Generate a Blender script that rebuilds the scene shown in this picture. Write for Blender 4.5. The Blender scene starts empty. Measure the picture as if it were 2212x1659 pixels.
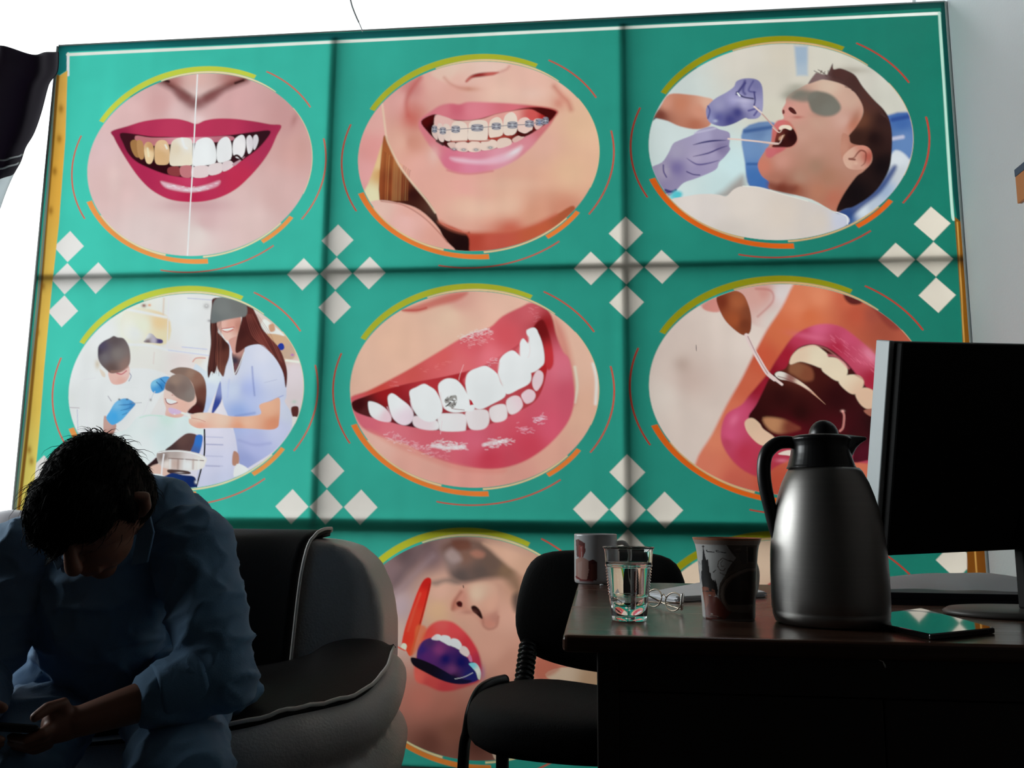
import bpy, bmesh, math, random
import numpy as np
from mathutils import Vector, Matrix, noise
random.seed(7); np.random.seed(7)
S = bpy.context.scene
COL = S.collection

# ------------------------------------------------------------------ camera
CAM = Vector((0, 0, 0.9))
FW = Vector((-.10237, .98317, .15132)).normalized()
RT = Vector((.99473, .10217, .00910)); RT = (RT - FW * RT.dot(FW)).normalized()
UP = RT.cross(FW)
cd = bpy.data.cameras.new('camera'); cam = bpy.data.objects.new('camera', cd); COL.objects.link(cam)
cam.matrix_world = Matrix.Translation(CAM) @ Matrix((RT, UP, -FW)).transposed().to_4x4()
cd.sensor_width = 36; cd.lens = 1850 / 2212 * 36; cd.clip_start = .02
S.camera = cam
F_PX = 1850.0

# ------------------------------------------------------------------ world, light, exposure
S.view_settings.view_transform = 'Standard'; S.view_settings.look = 'None'
S.view_settings.gamma = 1; S.view_settings.use_curve_mapping = False
S.view_settings.exposure = 0.0
W = bpy.data.worlds.new('overcast_sky'); S.world = W; W.use_nodes = True
nt = W.node_tree; nt.nodes.clear()
wo = nt.nodes.new('ShaderNodeOutputWorld'); bg = nt.nodes.new('ShaderNodeBackground')
tc = nt.nodes.new('ShaderNodeTexCoord'); sx = nt.nodes.new('ShaderNodeSeparateXYZ')
mr = nt.nodes.new('ShaderNodeMapRange'); cr = nt.nodes.new('ShaderNodeValToRGB')
nt.links.new(tc.outputs['Generated'], sx.inputs[0]); nt.links.new(sx.outputs['X'], mr.inputs[0])
mr.inputs[1].default_value = -1; mr.inputs[2].default_value = 1; mr.inputs[3].default_value = 0; mr.inputs[4].default_value = 1
cr.color_ramp.elements[0].color = (5.6, 5.75, 5.9, 1); cr.color_ramp.elements[1].color = (.30, .31, .33, 1)
e2_ = cr.color_ramp.elements.new(.13); e2_.color = (1.1, 1.11, 1.12, 1)
e_ = cr.color_ramp.elements.new(.5); e_.color = (.56, .57, .58, 1)
nt.links.new(mr.outputs[0], cr.inputs[0]); nt.links.new(cr.outputs[0], bg.inputs[0])
bg.inputs[1].default_value = 2.55
nt.links.new(bg.outputs[0], wo.inputs[0])
# window light opening: portal guides sampling of the sky through the glazed front
pd = bpy.data.lights.new('window_portal', 'AREA'); pd.shape = 'RECTANGLE'; pd.size = 5.6; pd.size_y = 3.3
po = bpy.data.objects.new('window_portal', pd); COL.objects.link(po)
po.location = (-1.38, 3.52, 1.62); po.rotation_euler = (math.radians(-90), 0, 0)
pd.cycles.is_portal = True
pd2 = pd.copy(); pd2.size = 1.85; pd2.size_y = 2.3; po2 = bpy.data.objects.new('side_window_portal', pd2); COL.objects.link(po2)
po2.location = (-4.7, 2.3, 2.37); po2.rotation_euler = (0, math.radians(-90), 0)

# ------------------------------------------------------------------ helpers
def ray(px, py):
    return FW + RT * ((px - 1106) / F_PX) + UP * (-(py - 829.5) / F_PX)
def at(px, py, Y):
    d = ray(px, py); return CAM + d * (Y / d.y)
def atz(px, py, z):
    d = ray(px, py); return CAM + d * ((z - .9) / d.z)
def project(x, y, z):
    dx, dy, dz = x - CAM.x, y - CAM.y, z - CAM.z
    c = dx * FW.x + dy * FW.y + dz * FW.z
    return (1106 + F_PX * (dx * RT.x + dy * RT.y + dz * RT.z) / c,
            829.5 - F_PX * (dx * UP.x + dy * UP.y + dz * UP.z) / c)
def lin(c):
    c = np.asarray(c, float) / 255
    return np.where(c <= .04045, c / 12.92, ((c + .055) / 1.055) ** 2.4)

_mats = {}
def mat(name, col, rough=.5, metal=0, spec=.5, noise_amt=0, noise_scale=20, bump=0, bump_scale=60, coat=0, sheen=0, stretch=None):
    if name in _mats: return _mats[name]
    m = bpy.data.materials.new(name); m.use_nodes = True; _mats[name] = m
    n = m.node_tree.nodes; l = m.node_tree.links; b = n['Principled BSDF']
    b.inputs['Roughness'].default_value = rough; b.inputs['Metallic'].default_value = metal
    b.inputs['Specular IOR Level'].default_value = spec
    b.inputs['Coat Weight'].default_value = coat; b.inputs['Sheen Weight'].default_value = sheen
    co = n.new('ShaderNodeTexCoord'); mp = n.new('ShaderNodeMapping'); l.new(co.outputs['Object'], mp.inputs[0])
    if stretch: mp.inputs['Scale'].default_value = stretch
    nz = n.new('ShaderNodeTexNoise'); nz.inputs['Scale'].default_value = noise_scale; nz.inputs['Detail'].default_value = 5
    l.new(mp.outputs[0], nz.inputs['Vector'])
    mx = n.new('ShaderNodeMixRGB'); l.new(nz.outputs['Fac'], mx.inputs[0])
    a = noise_amt
    mx.inputs[1].default_value = (*[max(0, v * (1 - a)) for v in col], 1)
    mx.inputs[2].default_value = (*[min(1, v * (1 + a)) for v in col], 1)
    l.new(mx.outputs[0], b.inputs['Base Color'])
    if bump:
        nb = n.new('ShaderNodeTexNoise'); nb.inputs['Scale'].default_value = bump_scale
        l.new(mp.outputs[0], nb.inputs['Vector'])
        bp = n.new('ShaderNodeBump'); bp.inputs['Strength'].default_value = bump; bp.inputs['Distance'].default_value = .01
        l.new(nb.outputs['Fac'], bp.inputs['Height']); l.new(bp.outputs[0], b.inputs['Normal'])
    return m

def link_mesh(name, me, m, parent=None, smooth=True):
    o = bpy.data.objects.new(name, me); COL.objects.link(o)
    if m is not None:
        for k in (m if isinstance(m, (list, tuple)) else [m]): me.materials.append(k)
    if parent is not None: o.parent = parent
    if smooth and len(me.polygons): me.polygons.foreach_set('use_smooth', [True] * len(me.polygons))
    return o
def bm_obj(name, bm, m, parent=None, smooth=True, bevel=0, seg=3, sub=0):
    bmesh.ops.recalc_face_normals(bm, faces=bm.faces)
    me = bpy.data.meshes.new(name); bm.to_mesh(me); bm.free()
    o = link_mesh(name, me, m, parent, smooth)
    if bevel:
        b = o.modifiers.new('bevel', 'BEVEL'); b.width = bevel; b.segments = seg; b.limit_method = 'ANGLE'; b.angle_limit = .6
        b.harden_normals = False
    if sub:
        s = o.modifiers.new('sub', 'SUBSURF'); s.levels = sub; s.render_levels = sub
    return o
def box(bm, lo, hi, M=None, mi=0):
    vs = [bm.verts.new((x, y, z)) for x in (lo[0], hi[0]) for y in (lo[1], hi[1]) for z in (lo[2], hi[2])]
    if M is not None:
        for v in vs: v.co = M @ v.co
    for f in ((0, 1, 3, 2), (4, 6, 7, 5), (0, 4, 5, 1), (2, 3, 7, 6), (0, 2, 6, 4), (1, 5, 7, 3)):
        fc = bm.faces.new([vs[i] for i in f]); fc.material_index = mi
def tube(bm, path, r, seg=12, up=None, flat=1.0, cap=True, mi=0):
    """rounded sweep along a path; r float or list; flat = second radius factor"""
    P = [Vector(p) for p in path]; n = len(P)
    R = [r] * n if isinstance(r, (int, float)) else list(r)
    rings = []; prev = None
    for i, p in enumerate(P):
        t = (P[min(i + 1, n - 1)] - P[max(i - 1, 0)]).normalized()
        if prev is None:
            a = Vector(up) if up is not None else (Vector((0, 0, 1)) if abs(t.z) < .9 else Vector((1, 0, 0)))
        else: a = prev
        a = (a - t * a.dot(t)).normalized(); prev = a; b = t.cross(a)
        rings.append((p, t, a, b, R[i]))
    def ring(p, a, b, rr):
        return [bm.verts.new(p + a * (math.cos(2 * math.pi * k / seg) * rr) + b * (math.sin(2 * math.pi * k / seg) * rr * flat)) for k in range(seg)]
    L = []
    if cap:
        p, t, a, b, rr = rings[0]
        for q in (.97, .75, .4): L.append(ring(p - t * rr * q * (flat if flat < 1 else 1), a, b, rr * math.sqrt(1 - q * q)))
    for p, t, a, b, rr in rings: L.append(ring(p, a, b, rr))
    if cap:
        p, t, a, b, rr = rings[-1]
        for q in (.4, .75, .97): L.append(ring(p + t * rr * q * (flat if flat < 1 else 1), a, b, rr * math.sqrt(1 - q * q)))
    for A, B in zip(L, L[1:]):
        for k in range(seg):
            f = bm.faces.new((A[k], A[(k + 1) % seg], B[(k + 1) % seg], B[k])); f.material_index = mi
    bm.faces.new(L[0][::-1]).material_index = mi; bm.faces.new(L[-1]).material_index = mi
def ball(bm, c, r, M=None, seg=20):
    """ellipsoid; r = (rx, ry, rz); M rotation 3x3"""
    R = (M or Matrix.Identity(3)).to_4x4()
    mm = Matrix.Translation(c) @ R @ Matrix.Diagonal((r[0], r[1], r[2], 1))
    bmesh.ops.create_uvsphere(bm, u_segments=seg, v_segments=seg * 2 // 3, radius=1, matrix=mm)
def lathe(bm, prof, c=(0, 0, 0), seg=48, mi=0, closed=False):
    L = []
    for r, z in prof:
        L.append([bm.verts.new((c[0] + math.cos(2 * math.pi * k / seg) * r, c[1] + math.sin(2 * math.pi * k / seg) * r, c[2] + z)) for k in range(seg)])
    for A, B in zip(L, L[1:]):
        for k in range(seg):
            f = bm.faces.new((A[k], A[(k + 1) % seg], B[(k + 1) % seg], B[k])); f.material_index = mi
    if not closed:
        bm.faces.new(L[0][::-1]).material_index = mi; bm.faces.new(L[-1]).material_index = mi
    else:
        for k in range(seg): bm.faces.new((L[-1][k], L[-1][(k + 1) % seg], L[0][(k + 1) % seg], L[0][k])).material_index = mi
def spline(pts, n=6):
    """Catmull-Rom through points"""
    P = [Vector(p) for p in pts]; out = []
    for i in range(len(P) - 1):
        a, b, c, d = P[max(i - 1, 0)], P[i], P[i + 1], P[min(i + 2, len(P) - 1)]
        for k in range(n):
            t = k / n
            out.append(.5 * ((2 * b) + (c - a) * t + (2 * a - 5 * b + 4 * c - d) * t * t + (3 * b - a - 3 * c + d) * t ** 3))
    out.append(P[-1]); return out
def remesh(name, bm, m, voxel, smooth=6, parent=None, fn=None, post=2):
    """fuse overlapping closed shapes into one continuous skin"""
    me = bpy.data.meshes.new(name + '_raw'); bm.to_mesh(me); bm.free()
    o = bpy.data.objects.new(name + '_raw', me); COL.objects.link(o)
    r = o.modifiers.new('r', 'REMESH'); r.mode = 'VOXEL'; r.voxel_size = voxel
    s = o.modifiers.new('s', 'SMOOTH'); s.iterations = smooth; s.factor = .5
    dg = bpy.context.evaluated_depsgraph_get(); dg.update()
    out = bpy.data.meshes.new_from_object(o.evaluated_get(dg))
    bpy.data.objects.remove(o); bpy.data.meshes.remove(me)
    out.name = name
    if fn:
        n = len(out.vertices); co = np.zeros(n * 3); no = np.zeros(n * 3)
        out.vertices.foreach_get('co', co); out.vertices.foreach_get('normal', no)
        co = co.reshape(-1, 3); no = no.reshape(-1, 3)
        for i in range(n):
            co[i] += no[i] * fn(Vector(co[i]), Vector(no[i]))
        out.vertices.foreach_set('co', co.ravel()); out.update()
    return link_mesh(name, out, m, parent)
def empty(name, loc, label, cat, group=None):
    o = bpy.data.objects.new(name, None); COL.objects.link(o); o.location = loc; o.empty_display_size = .05
    tag(o, label, cat, group); return o
def tag(o, label, cat, group=None):
    o['label'] = label; o['category'] = cat
    if group: o['group'] = group
def struct(o): o['kind'] = 'structure'; return o
def adopt(o, parent):
    """parent while keeping world-space mesh coordinates"""
    o.parent = parent; o.matrix_parent_inverse = Matrix.Translation(-Vector(parent.location)); return o

# ------------------------------------------------------------------ room
YP = 3.0968                      # plane of the printed banner
def ux(u): return (u - 1.91417) * 1.1
def vz(v): return .9 + (1.64117 - .8130 * v) * 1.1
WX = 1.2985                       # right wall plane
BACK = -3.6; LEFT = -4.6; CEIL = 3.32; YG = 3.42
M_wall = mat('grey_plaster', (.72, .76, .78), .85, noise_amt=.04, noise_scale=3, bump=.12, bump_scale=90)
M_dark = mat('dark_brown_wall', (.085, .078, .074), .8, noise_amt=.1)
M_floor = mat('dark_floor', (.05, .042, .038), .35, noise_amt=.2, noise_scale=6)
M_ceil = mat('dim_ceiling', (.06, .06, .06), .9, noise_amt=.05)
def slab(name, lo, hi, m, **k):
    b = bmesh.new(); box(b, lo, hi); return bm_obj(name, b, m, smooth=False, **k)
struct(slab('floor', (LEFT, BACK, -.12), (WX + .15, YG + .05, 0), M_floor))
struct(slab('ceiling', (LEFT, BACK, CEIL), (WX + .15, YG + .05, CEIL + .12), M_ceil))
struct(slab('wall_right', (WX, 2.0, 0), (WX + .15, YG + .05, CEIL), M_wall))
struct(slab('wall_right_near', (WX, BACK, 0), (WX + .15, 2.0, CEIL), M_dark))  # unseen near part, made dark to cut bounce light in the room
# left wall with a tall side window that throws light across the room
b = bmesh.new(); box(b, (LEFT - .12, BACK, 0), (LEFT, 1.2, CEIL)); box(b, (LEFT - .12, 1.2, 0), (LEFT, YG + .05, 1.5)); box(b, (LEFT - .12, 1.2, 3.25), (LEFT, YG + .05, CEIL)); box(b, (LEFT - .12, YG - .05, 1.5), (LEFT, YG + .05, 3.25))
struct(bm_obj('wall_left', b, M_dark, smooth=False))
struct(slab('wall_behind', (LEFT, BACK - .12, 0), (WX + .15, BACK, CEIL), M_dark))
# glazed front: pane plus a frame at the outer edge
mg = bpy.data.materials.new('window_glass'); mg.use_nodes = True
n = mg.node_tree.nodes; n.clear(); l = mg.node_tree.links
o_ = n.new('ShaderNodeOutputMaterial'); mx = n.new('ShaderNodeMixShader'); tr = n.new('ShaderNodeBsdfTransparent'); gl = n.new('ShaderNodeBsdfGlossy')
gl.inputs['Roughness'].default_value = .02; mx.inputs[0].default_value = .06; tr.inputs[0].default_value = (.97, .985, .98, 1)
l.new(tr.outputs[0], mx.inputs[1]); l.new(gl.outputs[0], mx.inputs[2]); l.new(mx.outputs[0], o_.inputs[0])
win = slab('window_1', (LEFT, YG - .004, .05), (WX, YG + .004, CEIL - .02), mg); struct(win)
b = bmesh.new()
M_alu = mat('white_aluminium', (.7, .7, .7), .4, .3)
box(b, (LEFT, YG - .03, 0), (WX, YG + .03, .05)); box(b, (LEFT, YG - .03, CEIL - .03), (WX, YG + .03, CEIL))
box(b, (LEFT, YG - .03, .05), (LEFT + .05, YG + .03, CEIL - .03)); box(b, (WX - .012, YG - .03, .05), (WX, YG + .03, CEIL - .03))
struct(bm_obj('trim_1', b, M_alu, smooth=False))
struct(slab('window_2', (LEFT - .06, 1.2, 1.5), (LEFT - .052, YG - .05, 3.25), mg))
# outside: pale paving, plus unseen blockers added to dim the banner's bottom and right
M_pave = mat('pale_paving', (.30, .29, .28), .9, noise_amt=.1)
struct(slab('ground', (-16, YG + .12, -.2), (10, 18, -.02), M_pave))
M_out = mat('blocker_grey', (.20, .19, .18), .9, noise_amt=.1)
struct(slab('sky_blocker_low', (-5.2, YG + .75, -.02), (WX + .14, YG + .9, .62), M_out))
b = bmesh.new(); box(b, (WX + .15, YG + .12, -.02), (WX + .4, 5.0, 2.72)); box(b, (WX + .15, 5.0, -.02), (WX + .4, 9.5, 3.6))
struct(bm_obj('sky_blocker_right', b, mat('blocker_dark', (.06, .058, .055), .9, noise_amt=.1), smooth=False))

# ------------------------------------------------------------------ printed banner artwork
# The artwork is drawn as filled outlines onto the vertices of one flat sheet.
U0, U1, V0, V1 = -.115, 3.090, -.118, 2.990
NU, NV = 1290, 1130
uu = np.linspace(U0, U1, NU); vv = np.linspace(V0, V1, NV)
UU, VV = np.meshgrid(uu, vv)
GX = ux(UU); GZ = vz(VV)
PX, PY = project(GX, YP, GZ)
ART = np.zeros((NV, NU, 3))
CEL = .5 * (abs(PX[0, -1] - PX[0, 0]) / NU + abs(PY[-1, 0] - PY[0, 0]) / NV)
def prange(x0, y0, x1, y1):
    """index window of the sheet that covers a rectangle of artwork coordinates"""
    us, vs = [], []
    for x in (x0, x1):
        for y in (y0, y1):
            q = at(x, y, YP); us.append(q.x / 1.1 + 1.91417); vs.append((1.64117 - (q.z - .9) / 1.1) / .8130)
    i0 = max(0, int((min(us) - U0) / (U1 - U0) * (NU - 1)) - 1); i1 = min(NU, int((max(us) - U0) / (U1 - U0) * (NU - 1)) + 3)
    j0 = max(0, int((min(vs) - V0) / (V1 - V0) * (NV - 1)) - 1); j1 = min(NV, int((max(vs) - V0) / (V1 - V0) * (NV - 1)) + 3)
    return slice(j0, max(j1, j0)), slice(i0, max(i1, i0))
CTX = dict(s=1., ox=0., oy=0., clip=None, k=1.)
def parse(t):
    p = np.array([[float(v) for v in q.split(',')] for q in t.split()])
    return p / CTX['s'] + [CTX['ox'], CTX['oy']]
def catmull(p, n=4):
    m = len(p); o = []
    for i in range(m):
        a, b, c, d = p[(i - 1) % m], p[i], p[(i + 1) % m], p[(i + 2) % m]
        for k in range(n):
            t = k / n; o.append(.5 * (2 * b + (c - a) * t + (2 * a - 5 * b + 4 * c - d) * t * t + (3 * b - a - 3 * c + d) * t ** 3))
    return np.array(o)
def ink(c): return np.minimum(lin(c) / CTX['k'], .97)
def colour_field(col, X, Y):
    if not isinstance(col, list): return ink(col)
    pts = np.array([[c[0] / CTX['s'] + CTX['ox'], c[1] / CTX['s'] + CTX['oy']] for c in col])
    cs = ink([c[2:5] for c in col])
    w = 0; acc = 0
    for p, c in zip(pts, cs):
        d = 1 / (((X - p[0]) ** 2 + (Y - p[1]) ** 2) ** 1.25 + 30)
        w = w + d; acc = acc + d[..., None] * c
    return acc / w[..., None]
def put(sl, A, col, X, Y):
    if CTX['clip'] is not None: A = A * CTX['clip'][sl]
    ART[sl] = ART[sl] * (1 - A[..., None]) + A[..., None] * colour_field(col, X, Y)
def F(t, col, f=1., a=1., s=True):
    """filled outline"""
    p = parse(t) if isinstance(t, str) else t
    if s and len(p) > 3: p = catmull(p)
    pad = f * 1.2 + 2
    sl = prange(p[:, 0].min() - pad, p[:, 1].min() - pad, p[:, 0].max() + pad, p[:, 1].max() + pad)
    X, Y = PX[sl], PY[sl]
    if X.size == 0: return
    ins = np.zeros(X.shape, bool); D = np.full(X.shape, 1e9)
    for (x0, y0), (x1, y1) in zip(p, np.roll(p, -1, 0)):
        if y0 != y1:
            ins ^= ((y0 > Y) != (y1 > Y)) & (X < (x1 - x0) * (Y - y0) / (y1 - y0) + x0)
        dx, dy = x1 - x0, y1 - y0; L = dx * dx + dy * dy + 1e-9
        h = np.clip(((X - x0) * dx + (Y - y0) * dy) / L, 0, 1)
        np.minimum(D, (X - x0 - h * dx) ** 2 + (Y - y0 - h * dy) ** 2, out=D)
    D = np.sqrt(D); D = np.where(ins, D, -D)
    f = max(f, CEL * .8)
    A = np.clip(D / (2 * f) + .5, 0, 1); A = A * A * (3 - 2 * A) * a
    put(sl, A, col, X, Y)
def L(t, w, col, f=.8, a=1., taper=False):
    """stroke along a smooth line; w in crop units"""
    p = parse(t) if isinstance(t, str) else t
    if len(p) > 2:
        o = []
        for i in range(len(p) - 1):
            A_, b, c, d = p[max(i - 1, 0)], p[i], p[i + 1], p[min(i + 2, len(p) - 1)]
            for k in range(5):
                q = k / 5; o.append(.5 * (2 * b + (c - A_) * q + (2 * A_ - 5 * b + 4 * c - d) * q * q + (3 * b - A_ - 3 * c + d) * q ** 3))
        p = np.array(o + [p[-1]])
    w = w / CTX['s'] / 2; pad = w + f * 1.3 + 2
    sl = prange(p[:, 0].min() - pad, p[:, 1].min() - pad, p[:, 0].max() + pad, p[:, 1].max() + pad)
    X, Y = PX[sl], PY[sl]
    if X.size == 0: return
    D = np.full(X.shape, -1e9); n = len(p) - 1
    for i, ((x0, y0), (x1, y1)) in enumerate(zip(p[:-1], p[1:])):
        dx, dy = x1 - x0, y1 - y0; LL = dx * dx + dy * dy + 1e-9
        h = np.clip(((X - x0) * dx + (Y - y0) * dy) / LL, 0, 1)
        ww = w if not taper else w * (1 - .9 * abs(2 * (i + h) / n - 1) ** 2)
        D = np.maximum(D, ww - np.sqrt((X - x0 - h * dx) ** 2 + (Y - y0 - h * dy) ** 2))
    f = max(f, CEL * .55)
    A = np.clip(D / (2 * f) + .5, 0, 1); A = A * A * (3 - 2 * A) * a
    put(sl, A, col, X, Y)
def B(x, y, rx, ry, col, a=.6, rot=0):
    """soft spot"""
    x, y = x / CTX['s'] + CTX['ox'], y / CTX['s'] + CTX['oy']; rx /= CTX['s']; ry /= CTX['s']; m = max(rx, ry) * 1.7
    sl = prange(x - m, y - m, x + m, y + m); X, Y = PX[sl], PY[sl]
    if X.size == 0: return
    c, s_ = math.cos(math.radians(rot)), math.sin(math.radians(rot))
    p, q = ((X - x) * c + (Y - y) * s_) / rx, (-(X - x) * s_ + (Y - y) * c) / ry
    put(sl, a * np.exp(-1.6 * (p * p + q * q)), col, X, Y)
def ctx(s, ox, oy): CTX.update(s=s, ox=ox, oy=oy)
ELL = dict(M1=(431.4, 355.9, 242.5, -8.9, 196.7), M2=(1033.8, 337.6, 260.0, -6.1, 204.5), M3=(1686.8, 306.6, 285.4, -3.6, 211.7),
           M4=(401.6, 844.5, 253.8, -5.3, 210.1), M5=(1024.9, 841.5, 268.5, .3, 211.9), M6=(1705.3, 842.1, 303.2, 6., 228.1),
           M7=(1022.7, 1401.3, 275.6, 7.1, 241.8), M8=(1700, 1412, 310, 8, 245), M0=(372, 1380, 262, 3, 232))
def mask(k):
    cx, cy, a, b_, d = ELL[k]; Ai = np.linalg.inv([[a, b_], [b_, d]])
    X, Y = PX - cx, PY - cy
    r = np.hypot(Ai[0, 0] * X + Ai[0, 1] * Y, Ai[1, 0] * X + Ai[1, 1] * Y)
    return np.clip((1 - r) * .5 * (a + d) / 2 + .5, 0, 1)
def arc(k, a0, a1, r0, r1, col, sk=0, n=40):
    """band between radii r0..r1 (each may be (start, mid, end)) of medallion k"""
    cx, cy, a, b_, d = ELL[k]
    if a1 < a0: a1 += 360
    def pts(r, skew):
        t = np.radians(np.linspace(a0 + skew, a1 - (sk if False else 0), n))
        if isinstance(r, tuple):
            s_ = np.linspace(0, 1, n); rr = r[0] * (1 - s_) * (1 - 2 * s_) + r[1] * 4 * s_ * (1 - s_) + r[2] * s_ * (2 * s_ - 1)
        else: rr = r
        return np.stack([cx + rr * (a * np.cos(t) - b_ * np.sin(t)), cy + rr * (b_ * np.cos(t) - d * np.sin(t))], 1)
    F(np.concatenate([pts(r0, 0), pts(r1, 0)[::-1]]), col, f=.8, s=False)
def rings(k):
    CTX['clip'] = None
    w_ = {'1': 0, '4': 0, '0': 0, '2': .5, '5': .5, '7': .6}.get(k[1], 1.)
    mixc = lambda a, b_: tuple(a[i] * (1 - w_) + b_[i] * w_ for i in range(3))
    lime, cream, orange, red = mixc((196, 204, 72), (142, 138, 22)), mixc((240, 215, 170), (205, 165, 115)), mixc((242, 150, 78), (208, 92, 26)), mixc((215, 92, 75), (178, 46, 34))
    arc(k, 64, 150.2, (1.028, 1.022, 1.010), (1.07, 1.082, 1.056), lime)
    arc(k, 50, 112, (1.0, 1.003, 1.0), (1.012, 1.026, 1.016), cream)
    arc(k, 50, 128, 1.0, 1.0045, TEAL_L); arc(k, 112, 130, .999, 1.014, TEAL_L)
    arc(k, -21, 36, .984, 1.004, cream)
    arc(k, 200.3, 276, (1.010, 1.018, 1.042), (1.058, 1.062, 1.095), orange)
    arc(k, 211, 254.7, (.996, .999, 1.004), (1.008, 1.015, 1.024), cream)
    arc(k, 304, 324, (1.030, 1.025, 1.016), (1.072, 1.067, 1.057), orange)
    arc(k, 273.8, 318, (1.008, 1.007, .997), (1.026, 1.022, 1.012), cream)
    for a0, a1, r in ((31.5, 60.8, (1.129, 1.14, 1.144)), (325.5, 372.3, (1.13, 1.126, 1.121)), (255, 307, (1.183, 1.172, 1.149)), (161, 208.7, (1.131, 1.138, 1.143))):
        arc(k, a0, a1, tuple(x - .0062 for x in r), tuple(x + .0065 for x in r), red)
def column_ink(k): CTX['k'] = k
# ---- ground colour of the print: teal, darker towards the right, backlight falloff painted into the ink
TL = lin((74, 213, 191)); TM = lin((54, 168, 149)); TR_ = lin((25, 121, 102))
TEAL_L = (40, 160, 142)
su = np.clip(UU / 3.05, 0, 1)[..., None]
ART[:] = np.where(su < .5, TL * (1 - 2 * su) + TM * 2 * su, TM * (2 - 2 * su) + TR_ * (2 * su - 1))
rng = np.random.RandomState(3)
def cloud(nx, ny):
    g = rng.rand(ny, nx); xi = np.linspace(0, nx - 1.001, NU); yi = np.linspace(0, ny - 1.001, NV)
    x0 = xi.astype(int); y0 = yi.astype(int); fx = xi - x0; fy = (yi - y0)[:, None]; fx = fx * fx * (3 - 2 * fx); fy = fy * fy * (3 - 2 * fy)
    a = g[np.ix_(y0, x0)]; b_ = g[np.ix_(y0, x0 + 1)]; c = g[np.ix_(y0 + 1, x0)]; d = g[np.ix_(y0 + 1, x0 + 1)]
    return a * (1 - fx) * (1 - fy) + b_ * fx * (1 - fy) + c * (1 - fx) * fy + d * fx * fy
DIRT = 1 - .05 * cloud(30, 22) - .05 * cloud(90, 12) - .04 * cloud(60, 60) - .08 * cloud(14, 10) ** 3
# diamonds at the crossings
def diamond(u, v):
    p = []
    for du, dv in ((0, -.0718), (.0575, 0), (0, .0718), (-.0575, 0)):
        p.append(project(ux(u + du), YP, vz(v + dv)))
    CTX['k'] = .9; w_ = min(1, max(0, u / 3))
    F(np.array(p), (238 - 16 * w_, 233 - 24 * w_, 229 - 36 * w_), f=.7, s=False)  # ink yellows rightward and also carries the backlight falloff
for x, y, only in ((142.6, 602, 'tcrb'), (726, 591, 'tclrb'), (1352.7, 578, 'tclrb'), (2019, 560, 'tclb'), (704.4, 1095, 'tclr'), (1356, 1101, 'tclrb'), (2058, 1125, 'tclb'), (85, 1095, 'tcrb')):
    q = at(x, y, YP); u = q.x / 1.1 + 1.91417; v = (1.64117 - (q.z - .9) / 1.1) / .8130
    for ch in only:
        du, dv = dict(t=(0, -.148), c=(0, 0), l=(-.1185, 0), r=(.1185, 0), b=(0, .148))[ch]
        diamond(u + du, v + dv)
CTX['k'] = .8
# border: dark band above (batten's shade painted in), white rule, amber strips at the sides
ctx(1, 0, 0)
F("110,90 718,72 1345,40 2060,-8 2060,16 1345,55 718,86 147,112 147,150 120,168 90,200", [(130, 110, 25, 118, 118), (600, 85, 24, 92, 92), (1100, 60, 22, 80, 78), (2000, 5, 12, 74, 68)], f=1, s=False)
F("2032,10 2080,-10 2120,500 2090,500 2068,478 2060,420", (8, 62, 58), f=1, s=False)
L("147,162 147,116", 6, (235, 235, 230)); L("146,118 718,91 1345,60 2029,29", 6.5, (225, 228, 218)); L("2029,28 2040,200 2056,440 2060,474", 6, (175, 205, 190))
F("122,168 146,152 141,300 128,480 112,620 95,800 83,950 68,1110 30,1110 60,850 100,430", [(135, 200, 240, 176, 82), (120, 380, 240, 170, 68), (105, 600, 244, 184, 82), (85, 800, 242, 190, 84), (60, 1050, 246, 208, 104)], f=1, s=False)
L("125,165 112,330 98,500 88,620 70,820 52,1000 40,1110", 7, (140, 95, 30), f=2)
for x, y in ((132, 235), (128, 300), (118, 370), (110, 455), (92, 618), (80, 718), (63, 972), (68, 996)): B(x, y, 7, 12, (150, 95, 20), .7)
L("120,150 104,400 82,650 60,850 33,1110", 4, (130, 150, 140), f=1)
F("2062,468 2100,500 2120,800 2150,1280 2090,1280 2084,900 2078,700", [(2080, 500, 125, 75, 10), (2110, 1200, 112, 62, 12)], f=1, s=False)
L("2068,480 2082,730 2095,1000 2110,1250", 3, (190, 140, 70)); L("2095,560 2102,735", 3, (200, 140, 60), f=1.5)
F("2145,1280 2160,1659 2120,1659 2100,1280", (112, 62, 12), s=False)
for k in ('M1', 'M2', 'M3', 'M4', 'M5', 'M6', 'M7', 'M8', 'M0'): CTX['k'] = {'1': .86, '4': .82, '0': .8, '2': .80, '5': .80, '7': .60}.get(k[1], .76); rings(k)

def begin(k, s, ox, oy, kk): CTX.update(s=s, ox=ox, oy=oy, clip=mask(k), k=kk)
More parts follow.
